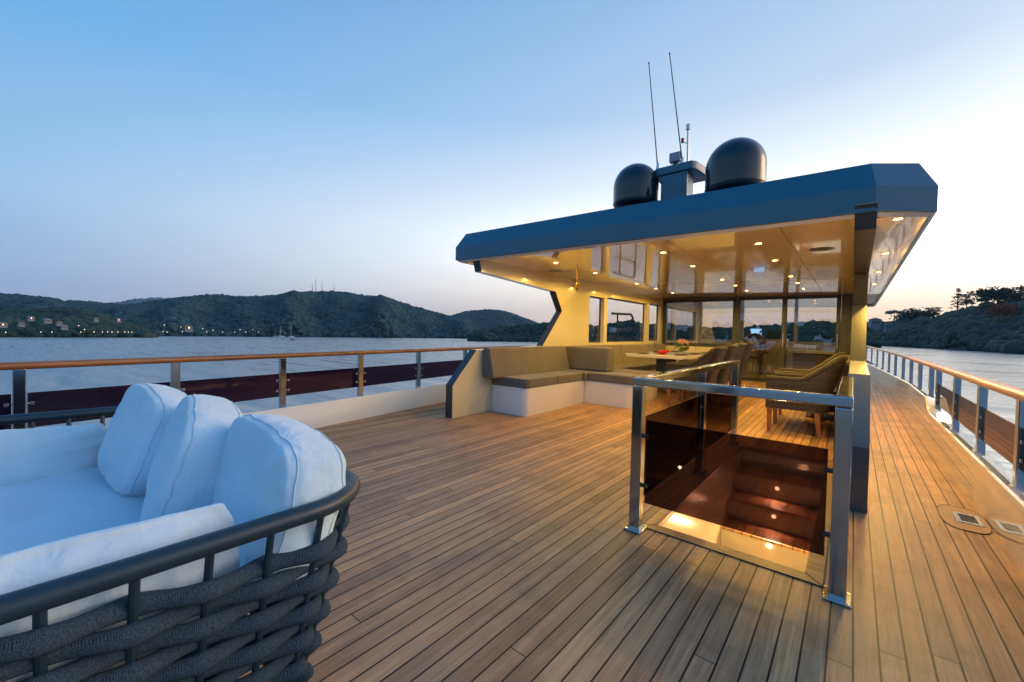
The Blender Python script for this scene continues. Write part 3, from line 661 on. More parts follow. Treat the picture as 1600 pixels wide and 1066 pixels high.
obj("base", rbox(-3.999, 5.901, -2.56, 7.0, -.01, .385, (0, .11, .05, 0)), WHITE, th, .012, 3)
obj("base", rbox(-3.999, 7.001, -3.38, 11.05, -.01, .40, (0, 0, 0, 0)), WHITE, th, .012, 3)
for a in ((-3.99, 4.31, -3.355, 5.06, (.02, .09, .02, .02)), (-3.99, 5.066, -3.355, 5.80, (.02, .02, .02, .02)), (-3.99, 5.806, -3.31, 6.42, (.02, .03, .02, .02)), (-3.304, 5.87, -2.52, 6.42, (.02, .12, .02, .02)), (-3.99, 6.5, -2.52, 7.12, (.02, .02, .08, .02)), (-3.99, 7.126, -3.34, 8.6, (.02,)*4), (-3.99, 8.606, -3.34, 9.9, (.02,)*4), (-3.99, 9.906, -3.34, 11.0, (.02,)*4)):
    obj("seat_cushion", rbox(*a[:4], .388, .515, a[4]), TAUPE, th, .028, 4)
def backc(y0, y1, x=-3.99):
    mb = MB(); pr = [(x, .50), (x+.22, .50), (x+.12, .925), (x, .925)]
    mb.prism(pr, lambda u, z: (u, y0, z), lambda u, z: (u, y1, z)); obj("backrest_cushion", mb, TAUPE, th, .03, 4)
backc(4.10, 6.08); backc(6.42, 8.25); backc(8.256, 9.8); backc(9.806, 10.95)
obj("backrest_cushion", MB().prism([(6.16, .518), (6.44, .518), (6.44, .92), (6.20, .92)], lambda y, z: (-3.985, y, z), lambda y, z: (-3.12, y, z)), TAUPE, th, .035, 4)
# ------------------------------------------------------------------ table and setting
def dzt(x, y): return dz(x, y)
TZT = .80
th = thing("dining_table", (-2.7, 8.4, dz(-2.7, 8.4)), "long cream topped dining table set with glasses and plates beside the settee", "table")
obj("tabletop", rbox(-3.26, 7.15, -2.13, 9.75, TZT-.062, TZT, (.05, .05, .05, .05)), STONE, th, .01, 3)
for y in (7.75, 9.1):
    obj("pedestal", MB().box((-2.85, y-.12, .09), (-2.55, y+.12, TZT-.06)), CAB, th, .01)
def wine(x, y, label):
    pr = [(.0, .0), (.034, .001), (.034, .004), (.006, .012), (.0045, .09), (.008, .1), (.03, .125), (.039, .155), (.037, .19), (.031, .215), (.029, .215), (.035, .19), (.037, .155), (.028, .127), (0, .108)]
    o = obj("wine_glass", MB().lathe(pr, (0, 0, 0), 18), WINE, ang=60); o.location = (x, y, TZT+.001)
    return props(o, label, "wine glass", "wine glasses on the dining table")
wine(-2.82, 7.5, "stemmed wine glass at the near left corner of the dining table, beside the red bundle")
wine(-2.98, 8.55, "stemmed wine glass on the settee side of the dining table, behind the red bundle")
wine(-2.60, 8.1, "stemmed wine glass directly in front of the flower vase")
wine(-2.46, 8.75, "stemmed wine glass between the flower vase and the wicker chairs, nearer the vase")
wine(-2.38, 9.2, "stemmed wine glass on the dining table closest to the wicker chair backs")
def plate(x, y, label):
    o = obj("plate", MB().lathe([(.0, .004), (.09, .004), (.135, .014), (.14, .016), (.135, .012), (.09, .0), (0, .0)], (0, 0, 0), 32), CHINA); o.location = (x, y, TZT+.001)
    return props(o, label, "plate", "dinner plates on the dining table")
plate(-3.05, 7.5, "dark dinner plate at the left end of the dining table near the settee"); plate(-2.38, 7.62, "dark dinner plate on the nearest right corner of the dining table")
plate(-2.34, 8.35, "dark dinner plate on the chair side of the table, second from the near end"); plate(-3.05, 8.3, "dark dinner plate on the settee side of the table, behind the nearest one"); plate(-2.34, 9.1, "dark dinner plate on the chair side of the table, toward the far end"); plate(-3.0, 9.1, "dark dinner plate at the far end of the table on the settee side")
mb = MB()
for i in range(9):
    a = i/9*2*math.pi; rr = .035
    mb.tube([(-2.70+math.cos(a)*rr*1.5-.06, 7.62+math.sin(a)*rr, TZT+.005), (-2.70+math.cos(a)*rr*1.9, 7.62+math.sin(a)*rr*1.2, TZT+.055), (-2.70+math.cos(a)*rr*1.5+.05, 7.62+math.sin(a)*rr*.7, TZT+.05+.01*(i % 3))], [.012, .024, .012], 8)
props(obj("napkin", mb, REDN), "bright red folded napkin bundle on the near end of the dining table", "napkin")
fx, fy = -2.62, 8.45
th = thing("flower_vase", (fx, fy, TZT), "glass vase of yellow and pink flowers in the middle of the dining table", "flower vase")
obj("vase", MB().lathe([(0, 0), (.045, .002), (.05, .05), (.042, .09), (.05, .13), (.046, .13), (.04, .09), (.045, .05), (0, .012)], (fx, fy, TZT+.001), 20), WINE, th, ang=60)
mb = MB(); ml = MB(); r2 = random.Random(3)
def petal(mbx, p, n_, s):
    n_ = n_.normalized(); a = n_.orthogonal().normalized(); b = n_.cross(a)
    for k in range(6):
        t0 = 2*math.pi*k/6; d = a*math.cos(t0)+b*math.sin(t0); e_ = a*math.cos(t0+.5)+b*math.sin(t0+.5); e2 = a*math.cos(t0-.5)+b*math.sin(t0-.5)
        mbx.add([p, p+e2*s*.7+n_*s*.25, p+d*s+n_*s*.1, p+e_*s*.7+n_*s*.25], [(0, 1, 2, 3)])
for i in range(46):
    d = Vector((r2.gauss(0, 1), r2.gauss(0, 1), abs(r2.gauss(.2, .8)))).normalized(); p = Vector((fx, fy, TZT+.19))+Vector((d.x*.115, d.y*.11, d.z*.12))*r2.uniform(.6, 1)
    petal(mb, p, d, r2.uniform(.02, .032))
for i in range(60):
    d = Vector((r2.gauss(0, 1), r2.gauss(0, 1), r2.gauss(0, .6))).normalized(); p = Vector((fx, fy, TZT+.15))+Vector((d.x*.13, d.y*.12, d.z*.1))*r2.uniform(.4, 1)
    a = d.orthogonal().normalized(); ml.add([p, p+d*.04+a*.016, p+d*.075, p+d*.04-a*.016], [(0, 1, 2, 3)])
for i in range(8):
    a = r2.uniform(0, 6.28); ml.tube([(fx, fy, TZT+.01), (fx+.05*math.cos(a), fy+.05*math.sin(a), TZT+.13), (fx+.1*math.cos(a), fy+.1*math.sin(a), TZT+.2)], .003, 5)
obj("flowers", mb, FLOWER, th, fixn=False); obj("leaves", ml, LEAF, th, fixn=False)
# ------------------------------------------------------------------ wicker armchairs (built facing -x at the origin)
def make_chair(label):
    th = thing("wicker_armchair", (0, 0, 0), label, "armchair", None)
    # shell: plan U with height rising from arm to back
    W, D = .29, .27
    plan = []
    for k in range(13): plan.append((-D-.03+k/12*(D+.18), -W, 0))
    for k in range(1, 8):
        a = -math.pi/2+k/8*math.pi/2; plan.append((.15+.13*math.cos(a), -W+.13+.13*math.sin(a), 0))
    half = [(x, y) for x, y, _ in plan]; full = half+[(.28, -.1), (.28, 0), (.28, .1)]+[(x, -y) for x, y in reversed(half)]
    def ztop(x, y):
        return .655+.0*x if x < .03 else .655+.27*sst(.03, .27, x)
    def pt(i, t_, off):
        x, y = full[i]; z = .30+(ztop(x, y)-.30)*t_
        a = full[max(0, i-1)]; b = full[min(len(full)-1, i+1)]; d = Vector((b[0]-a[0], b[1]-a[1])).normalized(); nx, ny = d.y, -d.x
        lean = max(0, z-.44)*.30*sst(0.0, .2, x) + .0
        flare = (z-.3)*.10*abs(y)/W
        return (x+nx*off+lean, y+ny*off+(flare*.3 if y > 0 else -flare*.3), z)
    n = len(full); m = 10; mb = MB(); T = .028
    ring = [('o', j/m) for j in range(m+1)]+[('i', j/m) for j in range(m, -1, -1)]
    v = []
    for i in range(n):
        for sd_, t_ in ring:
            o_ = T if sd_ == 'o' else -T
            if t_ == 1: o_ *= .75
            v.append(pt(i, t_, o_))
    k = len(ring); mb.add(v, [(i*k+a, (i+1)*k+a, (i+1)*k+(a+1) % k, i*k+(a+1) % k) for i in range(n-1) for a in range(k)]+[tuple(range(k)), tuple((n-1)*k+a for a in range(k-1, -1, -1))])
    obj("shell", mb, WICK, th, ang=60)
    mb = MB(); mb.tube([Vector(pt(i, 1, 0))+Vector((0, 0, .004)) for i in range(n)], .033, 10); obj("rolled_edge", mb, WICK, th, ang=60)
    obj("seat", MB().box((-.30, -.27, .30), (.26, .27, .40)), WICK, th, .02)
    obj("seat_pad", MB().box((-.28, -.25, .402), (.22, .25, .46)), TAUPE, th, .025, 3)
    for sx in (-.265, .2):
        for sy in (-.25, .25):
            mb = MB(); v = []
            for z, h_ in ((.31, .028), (.0, .018)):
                ex = .03 if (sx > 0 and z == 0) else 0
                for a, b in ((-1, -1), (1, -1), (1, 1), (-1, 1)): v.append((sx+ex+a*h_, sy+b*h_, z))
            mb.add(v, [(3, 2, 1, 0), (4, 5, 6, 7), (0, 1, 5, 4), (1, 2, 6, 5), (2, 3, 7, 6), (3, 0, 4, 7)]); obj("leg", mb, LEGW, th, .003)
    return th
ch = make_chair("wicker armchair standing alone beside the stairwell, its back to the wall end")
ch.location = (-.50, 6.1, 0); ch["group"] = "wicker armchairs"
def place(x, y, lb, rz=0):
    c = copy_tree(ch); c.location = (x, y, dz(x, y)); c.rotation_euler = (0, 0, rz); c["label"] = lb; return c
place(-.52, 6.78, "wicker armchair tucked just behind the one beside the stairwell")
for i, (x, y, rz, lb) in enumerate(((-1.93, 6.72, .0, "wicker armchair at the near end of the row along the dining table"), (-1.9, 7.4, .03, "second wicker armchair along the dining table, counted from the near end"), (-1.92, 8.08, -.02, "third wicker armchair along the dining table, counted from the near end"), (-1.9, 8.76, .02, "wicker armchair at the far end of the row along the dining table"))): place(x, y, lb, rz)
# trolley box behind the chairs
th = thing("trolley_box", (-.3, 7.4, 0), "low black box on white castors behind the wicker armchairs", "trolley")
obj("box", MB().box((-.52, 7.2, .12), (-.06, 7.9, .42)), BLACK, th, .02)
for x in (-.47, -.11):
    for y in (7.26, 7.84): obj("castor", MB().lathe([(0, -.018), (.045, -.018), (.05, 0), (.045, .018), (0, .018)], (x, y, .06), 16, Matrix.Rotation(R(90), 3, 'Y')).box((x-.022, y-.02, .06), (x+.022, y+.02, .12)), WHITE, th)
props(obj("side_cabinet", MB().box((-.14, 6.3, 0), (-.021, 10.6, .84)), CAB, None, .006), "low taupe cabinet panel along the inside of the right wall", "cabinet")
# ------------------------------------------------------------------ wheelhouse furniture
th = thing("helm_console", (-1.6, 12.6, .118), "cream helm console with a blue screen behind the glass doors", "console")
obj("cabinet", MB().box((-2.3, 12.4, .118), (-1.3, 12.9, .95)).box((-2.3, 12.5, .951), (-1.3, 12.95, 1.12)), CREAM, th, .02)
obj("dash", MB().box((-2.25, 12.49, 1.121), (-1.35, 12.9, 1.18)).box((-1.75, 12.48, 1.18), (-1.38, 12.6, 1.33)), BLACK, th, .01)
scn = obj("monitor", MB().box((-2.16, 12.55, 1.19), (-1.86, 12.6, 1.40)), BLACK, th, .008); obj("screen", MB().box((-2.14, 12.546, 1.21), (-1.88, 12.549, 1.38)), SCREEN, scn)
WC = Vector((-1.90, 11.75, .93)); WM = (Matrix.Rotation(R(-32), 3, 'Z') @ Matrix.Rotation(R(90), 3, 'X'))
th = thing("helm", (WC.x, WC.y, .118), "dark wooden spoked steering wheel behind the glass door", "steering wheel")
cir = lambda r_, n: [WC+WM @ Vector((r_*math.cos(2*math.pi*k/n), r_*math.sin(2*math.pi*k/n), 0)) for k in range(n)]
obj("rim", MB().tube(cir(.30, 40), .028, 10, True), WHEELW, th)
for k in range(8):
    d = WM @ Vector((math.cos(R(22+45*k)), math.sin(R(22+45*k)), 0)); obj("spoke", MB().tube([WC+d*.05, WC+d*.3, WC+d*.33, WC+d*.38, WC+d*.44], [.013, .013, .011, .018, .012], 8), WHEELW, th)
obj("hub", MB().lathe([(0, -.05), (.06, -.05), (.075, -.02), (.075, .02), (.06, .05), (0, .05)], WC, 20, WM), BRASS, th)
obj("pedestal", MB().tube([WC+WM @ Vector((0, 0, -.05)), WC+WM @ Vector((0, 0, -.2))], .03, 10).tube([WC+WM @ Vector((0, 0, -.2))+Vector((0, 0, .1)), (WC.x+(WM @ Vector((0, 0, -.2))).x, WC.y+(WM @ Vector((0, 0, -.2))).y, .118)], .06, 12), CAB, th)
th = thing("counter", (-.7, 12.2, .118), "counter with a glossy white top behind the right glass door", "counter")
obj("cabinet", MB().box((-1.1, 11.75, .118), (-.06, 12.9, .80)), CAB, th, .01); obj("worktop", MB().box((-1.2, 11.65, .80), (-.05, 13.0, .86)), STONE, th, .008)
props(obj("carton", MB().box((-1.12, 12.6, .861), (-.9, 12.8, 1.0)), simple("cream_box", (.6, .5, .36), .6), None, .006), "small cream box standing on the counter in the wheelhouse", "box")
for x, y in ((-3.0, 12.6), (-1.4, 12.2), (-.8, 13.2)):
    downlight(x, y, 2.06, "small round downlight in the wheelhouse ceiling behind the glass", "wheelhouse downlights", 9)
# black tube frame outside the left windows
th = thing("tube_frame", (-4.55, 9.3, .9), "black tubular frame standing outside the middle left window", "frame")
obj("tube", MB().tube([(-4.55, 9.2, 1.66), (-4.55, 10.3, 1.69), (-4.55, 10.42, 1.6), (-4.55, 10.42, 1.34), (-4.55, 10.32, 1.28), (-4.55, 9.2, 1.26)], .03, 8), BLACK, th)
obj("upright", MB().tube([(-4.55, 9.5, 1.66), (-4.55, 9.5, -.05)], .02, 8).tube([(-4.55, 10.42, 1.45), (-4.55, 10.42, -.05)], .02, 8), BLACK, th)
# ------------------------------------------------------------------ sofa
def arc(c, r_, a0, a1, n): return [(c[0]+r_*math.cos(R(a0+(a1-a0)*k/n)), c[1]+r_*math.sin(R(a0+(a1-a0)*k/n))) for k in range(n+1)]
base = [(-1.015, -.75), (-1.01, -.4), (-1.0, .1)]+arc((-1.165, .45), .165, 0, 90, 8)+[(-1.6, .59), (-2.2, .545)]+arc((-2.72, .34), .18, 90, 180, 8)+[(-2.92, .1), (-2.97, -.3), (-3.0, -.75)]
def resample(P, step):
    P = [Vector(p) for p in P]; out_ = [P[0]]; acc = 0
    for a, b in zip(P[:-1], P[1:]):
        l = (b-a).length; t_ = step-acc
        while t_ <= l: out_.append(a+(b-a)*(t_/l)); t_ += step
        acc = (acc+l) % step
    return out_
ST = .0115; path = resample(base, ST); NP = len(path)
def nrm2(i):
    d = (path[min(NP-1, i+2)]-path[max(0, i-2)]).normalized(); return Vector((d.y, -d.x))
SN = [nrm2(i) for i in range(NP)]
RZ = .70
def ring_pt(i, z, off=0):
    ins = (RZ-z)*.25
    p = path[i]-SN[i]*(ins-off); return Vector((p.x, p.y, z))
sofa = thing("sofa", (-2, 0, 0), "outdoor sofa with charcoal tube frame and thick rope weave sides", "sofa")
obj("rim", MB().tube([ring_pt(i, RZ) for i in range(0, NP, 3)], .0222, 16), ALU, sofa, ang=60)
obj("lower_rail", MB().tube([ring_pt(i, .14) for i in range(0, NP, 3)], .02, 10), ALU, sofa, ang=60)
per = 10
for i in range(6, NP, per):
    obj("strut", MB().tube([ring_pt(i, .14), ring_pt(i, RZ)], .0085, 8), ALU, sofa)
def slope(i):
    y = path[i].y; x = path[i].x
    return -.058*sst(-.25, .42, y) if x > -1.3 or x < -2.6 else -.058
for r_ in range(11):
    pts = []
    for i in range(0, NP, 1):
        ph = math.pi*((i-6)/per + r_)
        z = .645-r_*.0470+slope(i)*(1-r_/14)
        pts.append((ring_pt(i, z, .0165*math.cos(ph)), SN[i], .0222-.005*abs(math.sin(ph))))
    mb = MB(); v = []; ks = 12
    for p, nn, rz_ in pts:
        for k in range(ks):
            a = 2*math.pi*k/ks; v.append(p+Vector((nn.x, nn.y, -.2))*(.0165*math.cos(a))+Vector((0, 0, rz_*math.sin(a))))
    mb.add(v, [(i*ks+k, i*ks+(k+1) % ks, (i+1)*ks+(k+1) % ks, (i+1)*ks+k) for i in range(len(pts)-1) for k in range(ks)])
    obj("rope", mb, ROPE, sofa, ang=70)
for x, y in ((-1.2, .36), (-2.7, .30), (-1.2, -.7), (-2.8, -.7)):
    obj("leg", MB().tube([(x, y, 0), (x, y, .15)], [.018, .022], 10), ALU, sofa)
obj("seat_platform", MB().box((-2.78, -.74, .27), (-1.17, .40, .31)), ALU, sofa)
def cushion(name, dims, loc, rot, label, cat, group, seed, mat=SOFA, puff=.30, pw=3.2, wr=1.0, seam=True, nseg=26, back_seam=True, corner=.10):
    w_, t_, h_ = dims; mb = MB(); n = nseg
    idx = {}; v = []; f = []
    def vid(p):
        k = tuple(round(c, 5) for c in p)
        if k not in idx: idx[k] = len(v); v.append(p)
        return idx[k]
    def shape(p):
        p = Vector(p); l = (abs(p.x)**pw+abs(p.y)**pw+abs(p.z)**pw)**(1/pw); q = p/l*max(abs(p.x), abs(p.y), abs(p.z))
        # soft rounded box, corners pulled in, faces puffed
        rx, rz_ = abs(p.x), abs(p.z)
        q = p*.5+q*.5
        sag = (1-corner*(rx**3)*(rz_**3))
        q = Vector((q.x*sag, q.y*(1-puff*.55*max(rx, rz_)**3.0), q.z*sag))
        s = Vector((q.x*w_/2, q.y*t_/2, q.z*h_/2))
        e = max(rx, rz_)
        if e > .45:
            a = math.atan2(p.z, p.x); k = sst(.45, 1, e)
            s.y += wr*.006*k*noise.noise(Vector((math.cos(a)*5+seed, math.sin(a)*5, p.y*.7)))*(1 if abs(p.y) > .3 else .5)
            rip = noise.noise(Vector((a*9+seed*3, p.y*1.6, e*1.5)))
            s += Vector((p.x, 0, p.z))*wr*.0045*k*rip
        s += Vector((noise.noise(s*4+Vector((seed, 0, 0))), noise.noise(s*4+Vector((0, seed, 0))), noise.noise(s*3+Vector((0, 0, seed)))))*.014
        s += Vector((noise.noise(s*13+Vector((seed, 5, 0))), noise.noise(s*13+Vector((3, seed, 0))), noise.noise(s*13+Vector((0, 9, seed)))))*.0035*wr
        return s
    for ax in range(3):
        for sg in (-1, 1):
            for i in range(n):
                for j in range(n):
                    q = []
                    for a, b in ((i, j), (i+1, j), (i+1, j+1), (i, j+1)):
                        u_, w2 = -1+2*a/n, -1+2*b/n; p = [0, 0, 0]; p[ax] = sg; p[(ax+1) % 3] = u_; p[(ax+2) % 3] = w2; q.append(vid(tuple(p)))
                    f.append(q if sg > 0 else q[::-1])
    vs = [shape(p) for p in v]
    mb.add(vs, f)
    o = obj(name, mb, mat, None, ang=80, subsurf=1); o.location = loc; o.rotation_euler = rot; props(o, label, cat, group)
    if seam:
        for yy in ((-.72, .72) if back_seam else (-.72,)):
            c = []
            for k in range(96):
                s_ = k/96*8; e = int(s_//2); u_ = -1+(s_-2*e)
                p = [(u_, -1), (1, u_), (-u_, 1), (-1, -u_)][e]; c.append(shape((p[0], yy, p[1])))
            cc = sum(c, Vector())/len(c)
            so_ = obj("piping", MB().tube([q+(q-cc).normalized()*.0012 for q in c], .0016, 6, True), PIPE, None, ang=60); so_.parent = o
    return o
G1 = "white back cushions of the sofa"
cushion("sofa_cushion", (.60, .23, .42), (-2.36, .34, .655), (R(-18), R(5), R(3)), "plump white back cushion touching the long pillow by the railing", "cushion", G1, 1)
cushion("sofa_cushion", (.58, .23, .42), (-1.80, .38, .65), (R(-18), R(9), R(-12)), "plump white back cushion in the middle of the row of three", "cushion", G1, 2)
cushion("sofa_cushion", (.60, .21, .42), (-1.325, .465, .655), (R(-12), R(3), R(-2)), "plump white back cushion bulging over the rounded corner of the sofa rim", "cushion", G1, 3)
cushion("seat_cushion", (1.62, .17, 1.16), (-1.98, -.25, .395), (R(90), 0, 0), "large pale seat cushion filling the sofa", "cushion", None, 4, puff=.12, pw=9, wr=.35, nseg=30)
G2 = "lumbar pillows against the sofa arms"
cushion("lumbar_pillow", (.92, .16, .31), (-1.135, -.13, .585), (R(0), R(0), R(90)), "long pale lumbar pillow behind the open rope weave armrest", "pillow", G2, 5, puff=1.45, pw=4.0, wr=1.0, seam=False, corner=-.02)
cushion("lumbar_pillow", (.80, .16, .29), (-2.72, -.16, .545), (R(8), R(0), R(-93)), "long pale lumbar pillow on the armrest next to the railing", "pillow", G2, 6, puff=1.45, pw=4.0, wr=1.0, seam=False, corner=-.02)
# ------------------------------------------------------------------ far world (level frame, turned into the ship's)
HW = 5.5                                         # eye above the water
def lev(p): return CAMP+LEV @ Vector(p)          # level coordinates relative to the eye
def ldir(px, py):
    d = LEVI @ (fw+(px-800)/F*rt-(py-533)/F*up); h = math.hypot(d.x, d.y)
    return d.x/h, d.y/h, d.z/h
mb = MB(); S_ = 12000; ng = 24
mb.grid(ng, ng, lambda a, b: tuple(lev(((a-.5)*2*S_, (b-.5)*2*S_, -HW))))
wt = obj("water", mb, water_mat(), None); props(wt, "calm sea at dusk around the yacht", kind="structure")
if wt.data.polygons[0].normal.z < 0: wt.data.flip_normals()
ICO = {}
def ico(sub):
    if sub not in ICO:
        bm = bmesh.new(); bmesh.ops.create_icosphere(bm, subdivisions=sub, radius=1)
        ICO[sub] = (np.array([tuple(v.co) for v in bm.verts]), np.array([[v.index for v in f.verts] for f in bm.faces])); bm.free()
    return ICO[sub]
LEVN = np.array(LEV); CN = np.array(CAMP)
def np_mesh(name, V, Fc, mat, kind, label, smooth=True):
    me = bpy.data.meshes.new(name); W_ = V @ LEVN.T + CN
    me.vertices.add(len(W_)); me.vertices.foreach_set("co", W_.astype(np.float32).ravel())
    k = Fc.shape[1]; me.loops.add(Fc.size); me.loops.foreach_set("vertex_index", Fc.astype(np.int32).ravel())
    me.polygons.add(len(Fc)); me.polygons.foreach_set("loop_start", np.arange(0, Fc.size, k, dtype=np.int32))
    me.polygons.foreach_set("use_smooth", [smooth]*len(Fc)); me.update(); me.validate(); me.materials.append(mat)
    o = bpy.data.objects.new(name, me); COL.objects.link(o); return props(o, label, kind=kind)
def hill(skyline, shore_d, ridge_d, n, rs, mat, hmat, seed, label, sub=1, gap=None, prof=.8, squash=.8, back=1.35):
    """skyline: picture columns and ridge rows; the land rises from the shore to a ridge at its own distance"""
    rg = np.random.default_rng(seed)
    xs = np.array([p[0] for p in skyline], float)
    D = [ldir(x, y) for x, y in skyline]
    az = np.array([math.atan2(d[0], d[1]) for d in D]); tz = np.array([d[2] for d in D])
    sd_ = np.array([shore_d(x) for x in xs]); rd = np.array([ridge_d(x) for x in xs])
    rh = HW+rd*tz
    def surf(a, v_):
        s_ = np.interp(a, az, sd_); r_ = np.interp(a, az, rd); h_ = np.interp(a, az, rh)
        d = s_+(r_-s_)*v_
        spur = 1.3*np.sin(a*23+seed+v_*5)*np.cos(a*11-v_*4+seed)+.5*np.sin(a*71+2*seed-v_*7)+.25*np.sin(a*150+v_*11)
        d = d+(r_-s_)*.07*spur*np.clip(v_*(1.05-v_)*3, 0, 1)
        pr_ = prof*(1+.35*np.sin(a*31+seed*1.7)+.2*np.sin(a*67+seed))
        z = np.where(v_ <= 1, h_*np.clip(v_, 0, 1)**pr_, h_*(1-(v_-1)/(back-1)*.8))
        return np.stack([np.sin(a)*d, np.cos(a)*d, z-HW], -1), d
    na, nv = 140, 16
    A_, V_ = np.meshgrid(np.linspace(az.min(), az.max(), na), np.concatenate([[-.02], np.linspace(0, back, nv-1)]), indexing='ij')
    P, _ = surf(A_, V_); P[..., 2] -= rs*.55; P[:, 0, 2] = -HW-2
    idx = np.arange(na*nv).reshape(na, nv)
    Fq = np.stack([idx[:-1, :-1], idx[1:, :-1], idx[1:, 1:], idx[:-1, 1:]], -1).reshape(-1, 4)
    np_mesh("hills", P.reshape(-1, 3), Fq, hmat, "structure", label+", bare ground")
    a = rg.uniform(az.min(), az.max(), n); v_ = rg.uniform(0.0, 1.0, n)**.8*1.06
    C_, d = surf(a, v_); C_ = C_.reshape(-1, 3)
    R_ = rs*np.clip(.42+rg.gamma(1.6, .22, n), .4, 1.35)
    base_, fc = ico(sub)
    nv_ = len(base_)
    jit = 1+rg.normal(0, .16, (n, nv_))
    Vv = base_[None]*(R_[:, None]*jit)[..., None]*np.array([1, 1, squash]); 
    C_[:, 2] += R_*.1-rs*.7
    C_[:, 2] = np.maximum(C_[:, 2], -HW+R_*.45)
    Vv = (Vv+C_[:, None]).reshape(-1, 3)
    Ff = (fc[None]+(np.arange(n)*nv_)[:, None, None]).reshape(-1, 3)
    np_mesh("woodland", Vv, Ff, mat, "stuff", label)
    return surf, az
FOL1 = foliage("haze_tinted_far_foliage", (.03, .09, .13), (.06, .14, .18))  # distance haze put into the leaf colour of the farthest ridge
FOL2 = foliage("haze_tinted_hill_foliage", (.010, .040, .050), (.042, .105, .115))  # blue scattered by the air is mixed into these leaf colours
FOL3 = foliage("shore_foliage", (.010, .032, .028), (.045, .085, .062))
FOL4 = foliage("near_hill_foliage", (.022, .042, .036), (.10, .125, .085))
EARTH = simple("hill_earth", (.035, .05, .045), .95)
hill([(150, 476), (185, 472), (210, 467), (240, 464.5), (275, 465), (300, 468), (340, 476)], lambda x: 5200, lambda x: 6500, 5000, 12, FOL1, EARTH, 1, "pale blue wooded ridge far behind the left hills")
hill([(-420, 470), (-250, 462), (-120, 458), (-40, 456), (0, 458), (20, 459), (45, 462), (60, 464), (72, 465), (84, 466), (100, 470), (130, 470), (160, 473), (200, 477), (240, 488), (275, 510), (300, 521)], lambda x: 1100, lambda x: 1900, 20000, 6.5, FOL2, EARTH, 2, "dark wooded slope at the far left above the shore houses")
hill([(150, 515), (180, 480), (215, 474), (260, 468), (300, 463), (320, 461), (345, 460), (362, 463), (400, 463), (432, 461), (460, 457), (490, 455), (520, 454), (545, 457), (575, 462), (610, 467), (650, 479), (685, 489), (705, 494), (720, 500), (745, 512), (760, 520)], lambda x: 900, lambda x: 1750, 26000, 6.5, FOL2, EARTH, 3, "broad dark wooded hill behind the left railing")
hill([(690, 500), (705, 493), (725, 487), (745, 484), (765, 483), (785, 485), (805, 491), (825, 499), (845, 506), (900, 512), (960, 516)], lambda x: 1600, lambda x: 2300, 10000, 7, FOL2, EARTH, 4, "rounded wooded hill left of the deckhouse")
hill([(-450, 492), (-200, 486), (-60, 485), (0, 487), (40, 485), (70, 481), (110, 482), (150, 488), (180, 497), (215, 509), (240, 520)], lambda x: 600, lambda x: 800, 7000, 4.0, FOL3, EARTH, 5, "dark green wooded headland at the far left shore")
hill([(733, 523), (738, 518), (755, 513), (775, 510), (800, 508), (820, 507), (850, 504), (880, 503), (900, 505), (925, 507), (950, 507), (965, 502), (985, 500), (1010, 506), (1045, 505), (1090, 510), (1150, 512), (1220, 505), (1275, 500), (1340, 505), (1370, 520)], lambda x: 430-(x-733)*.05, lambda x: 500, 3600, 3.0, FOL3, EARTH, 6, "low wooded island crossing behind the deckhouse")
SR = [(1290, 505), (1345, 502), (1365, 503), (1380, 504), (1395, 503), (1410, 497), (1430, 494), (1443, 494), (1452, 499), (1465, 497), (1480, 491), (1500, 485), (1520, 481), (1545, 475), (1565, 473), (1600, 470), (1660, 462), (1760, 452), (1900, 446), (2150, 455)]
shd = lambda x: float(np.interp(x, [1290, 1345, 1450, 1600, 2150], [700, 620, 420, 290, 210]))
surfR, azR = hill(SR, shd, lambda x: shd(x)+160, 8000, 3.4, FOL4, EARTH, 8, "wooded hillside on the right shore", sub=2, squash=.85)
# land astern, seen in the door glass
def ring_hill():
    rg = np.random.default_rng(5); n = 2600; a = rg.uniform(R(60), R(262), n); k = rg.uniform(0, 1, n); d = 420+k*120
    hgt = (9+10*np.abs(np.sin(a*5.3))+6*np.sin(a*17+1)**2)*k**.7
    C_ = np.stack([np.sin(a)*d, np.cos(a)*d, hgt-HW], -1); b, fc = ico(1); R_ = rg.uniform(2.5, 5.5, n)
    V = (b[None]*(R_[:, None]*(1+rg.normal(0, .15, (n, len(b)))))[..., None]+C_[:, None]).reshape(-1, 3)
    np_mesh("woodland", V, (fc[None]+(np.arange(n)*len(b))[:, None, None]).reshape(-1, 3), FOL3, "stuff", "low wooded shore astern of the yacht")
ring_hill()
def tow(px, py, dist): d = ldir(px, py); return lev((d[0]*dist, d[1]*dist, d[2]*dist)), dist
def onwater(px, dist): d = ldir(px, 533); return lev((d[0]*dist, d[1]*dist, -HW))
UPV = (LEV @ Vector((0, 0, 1)))
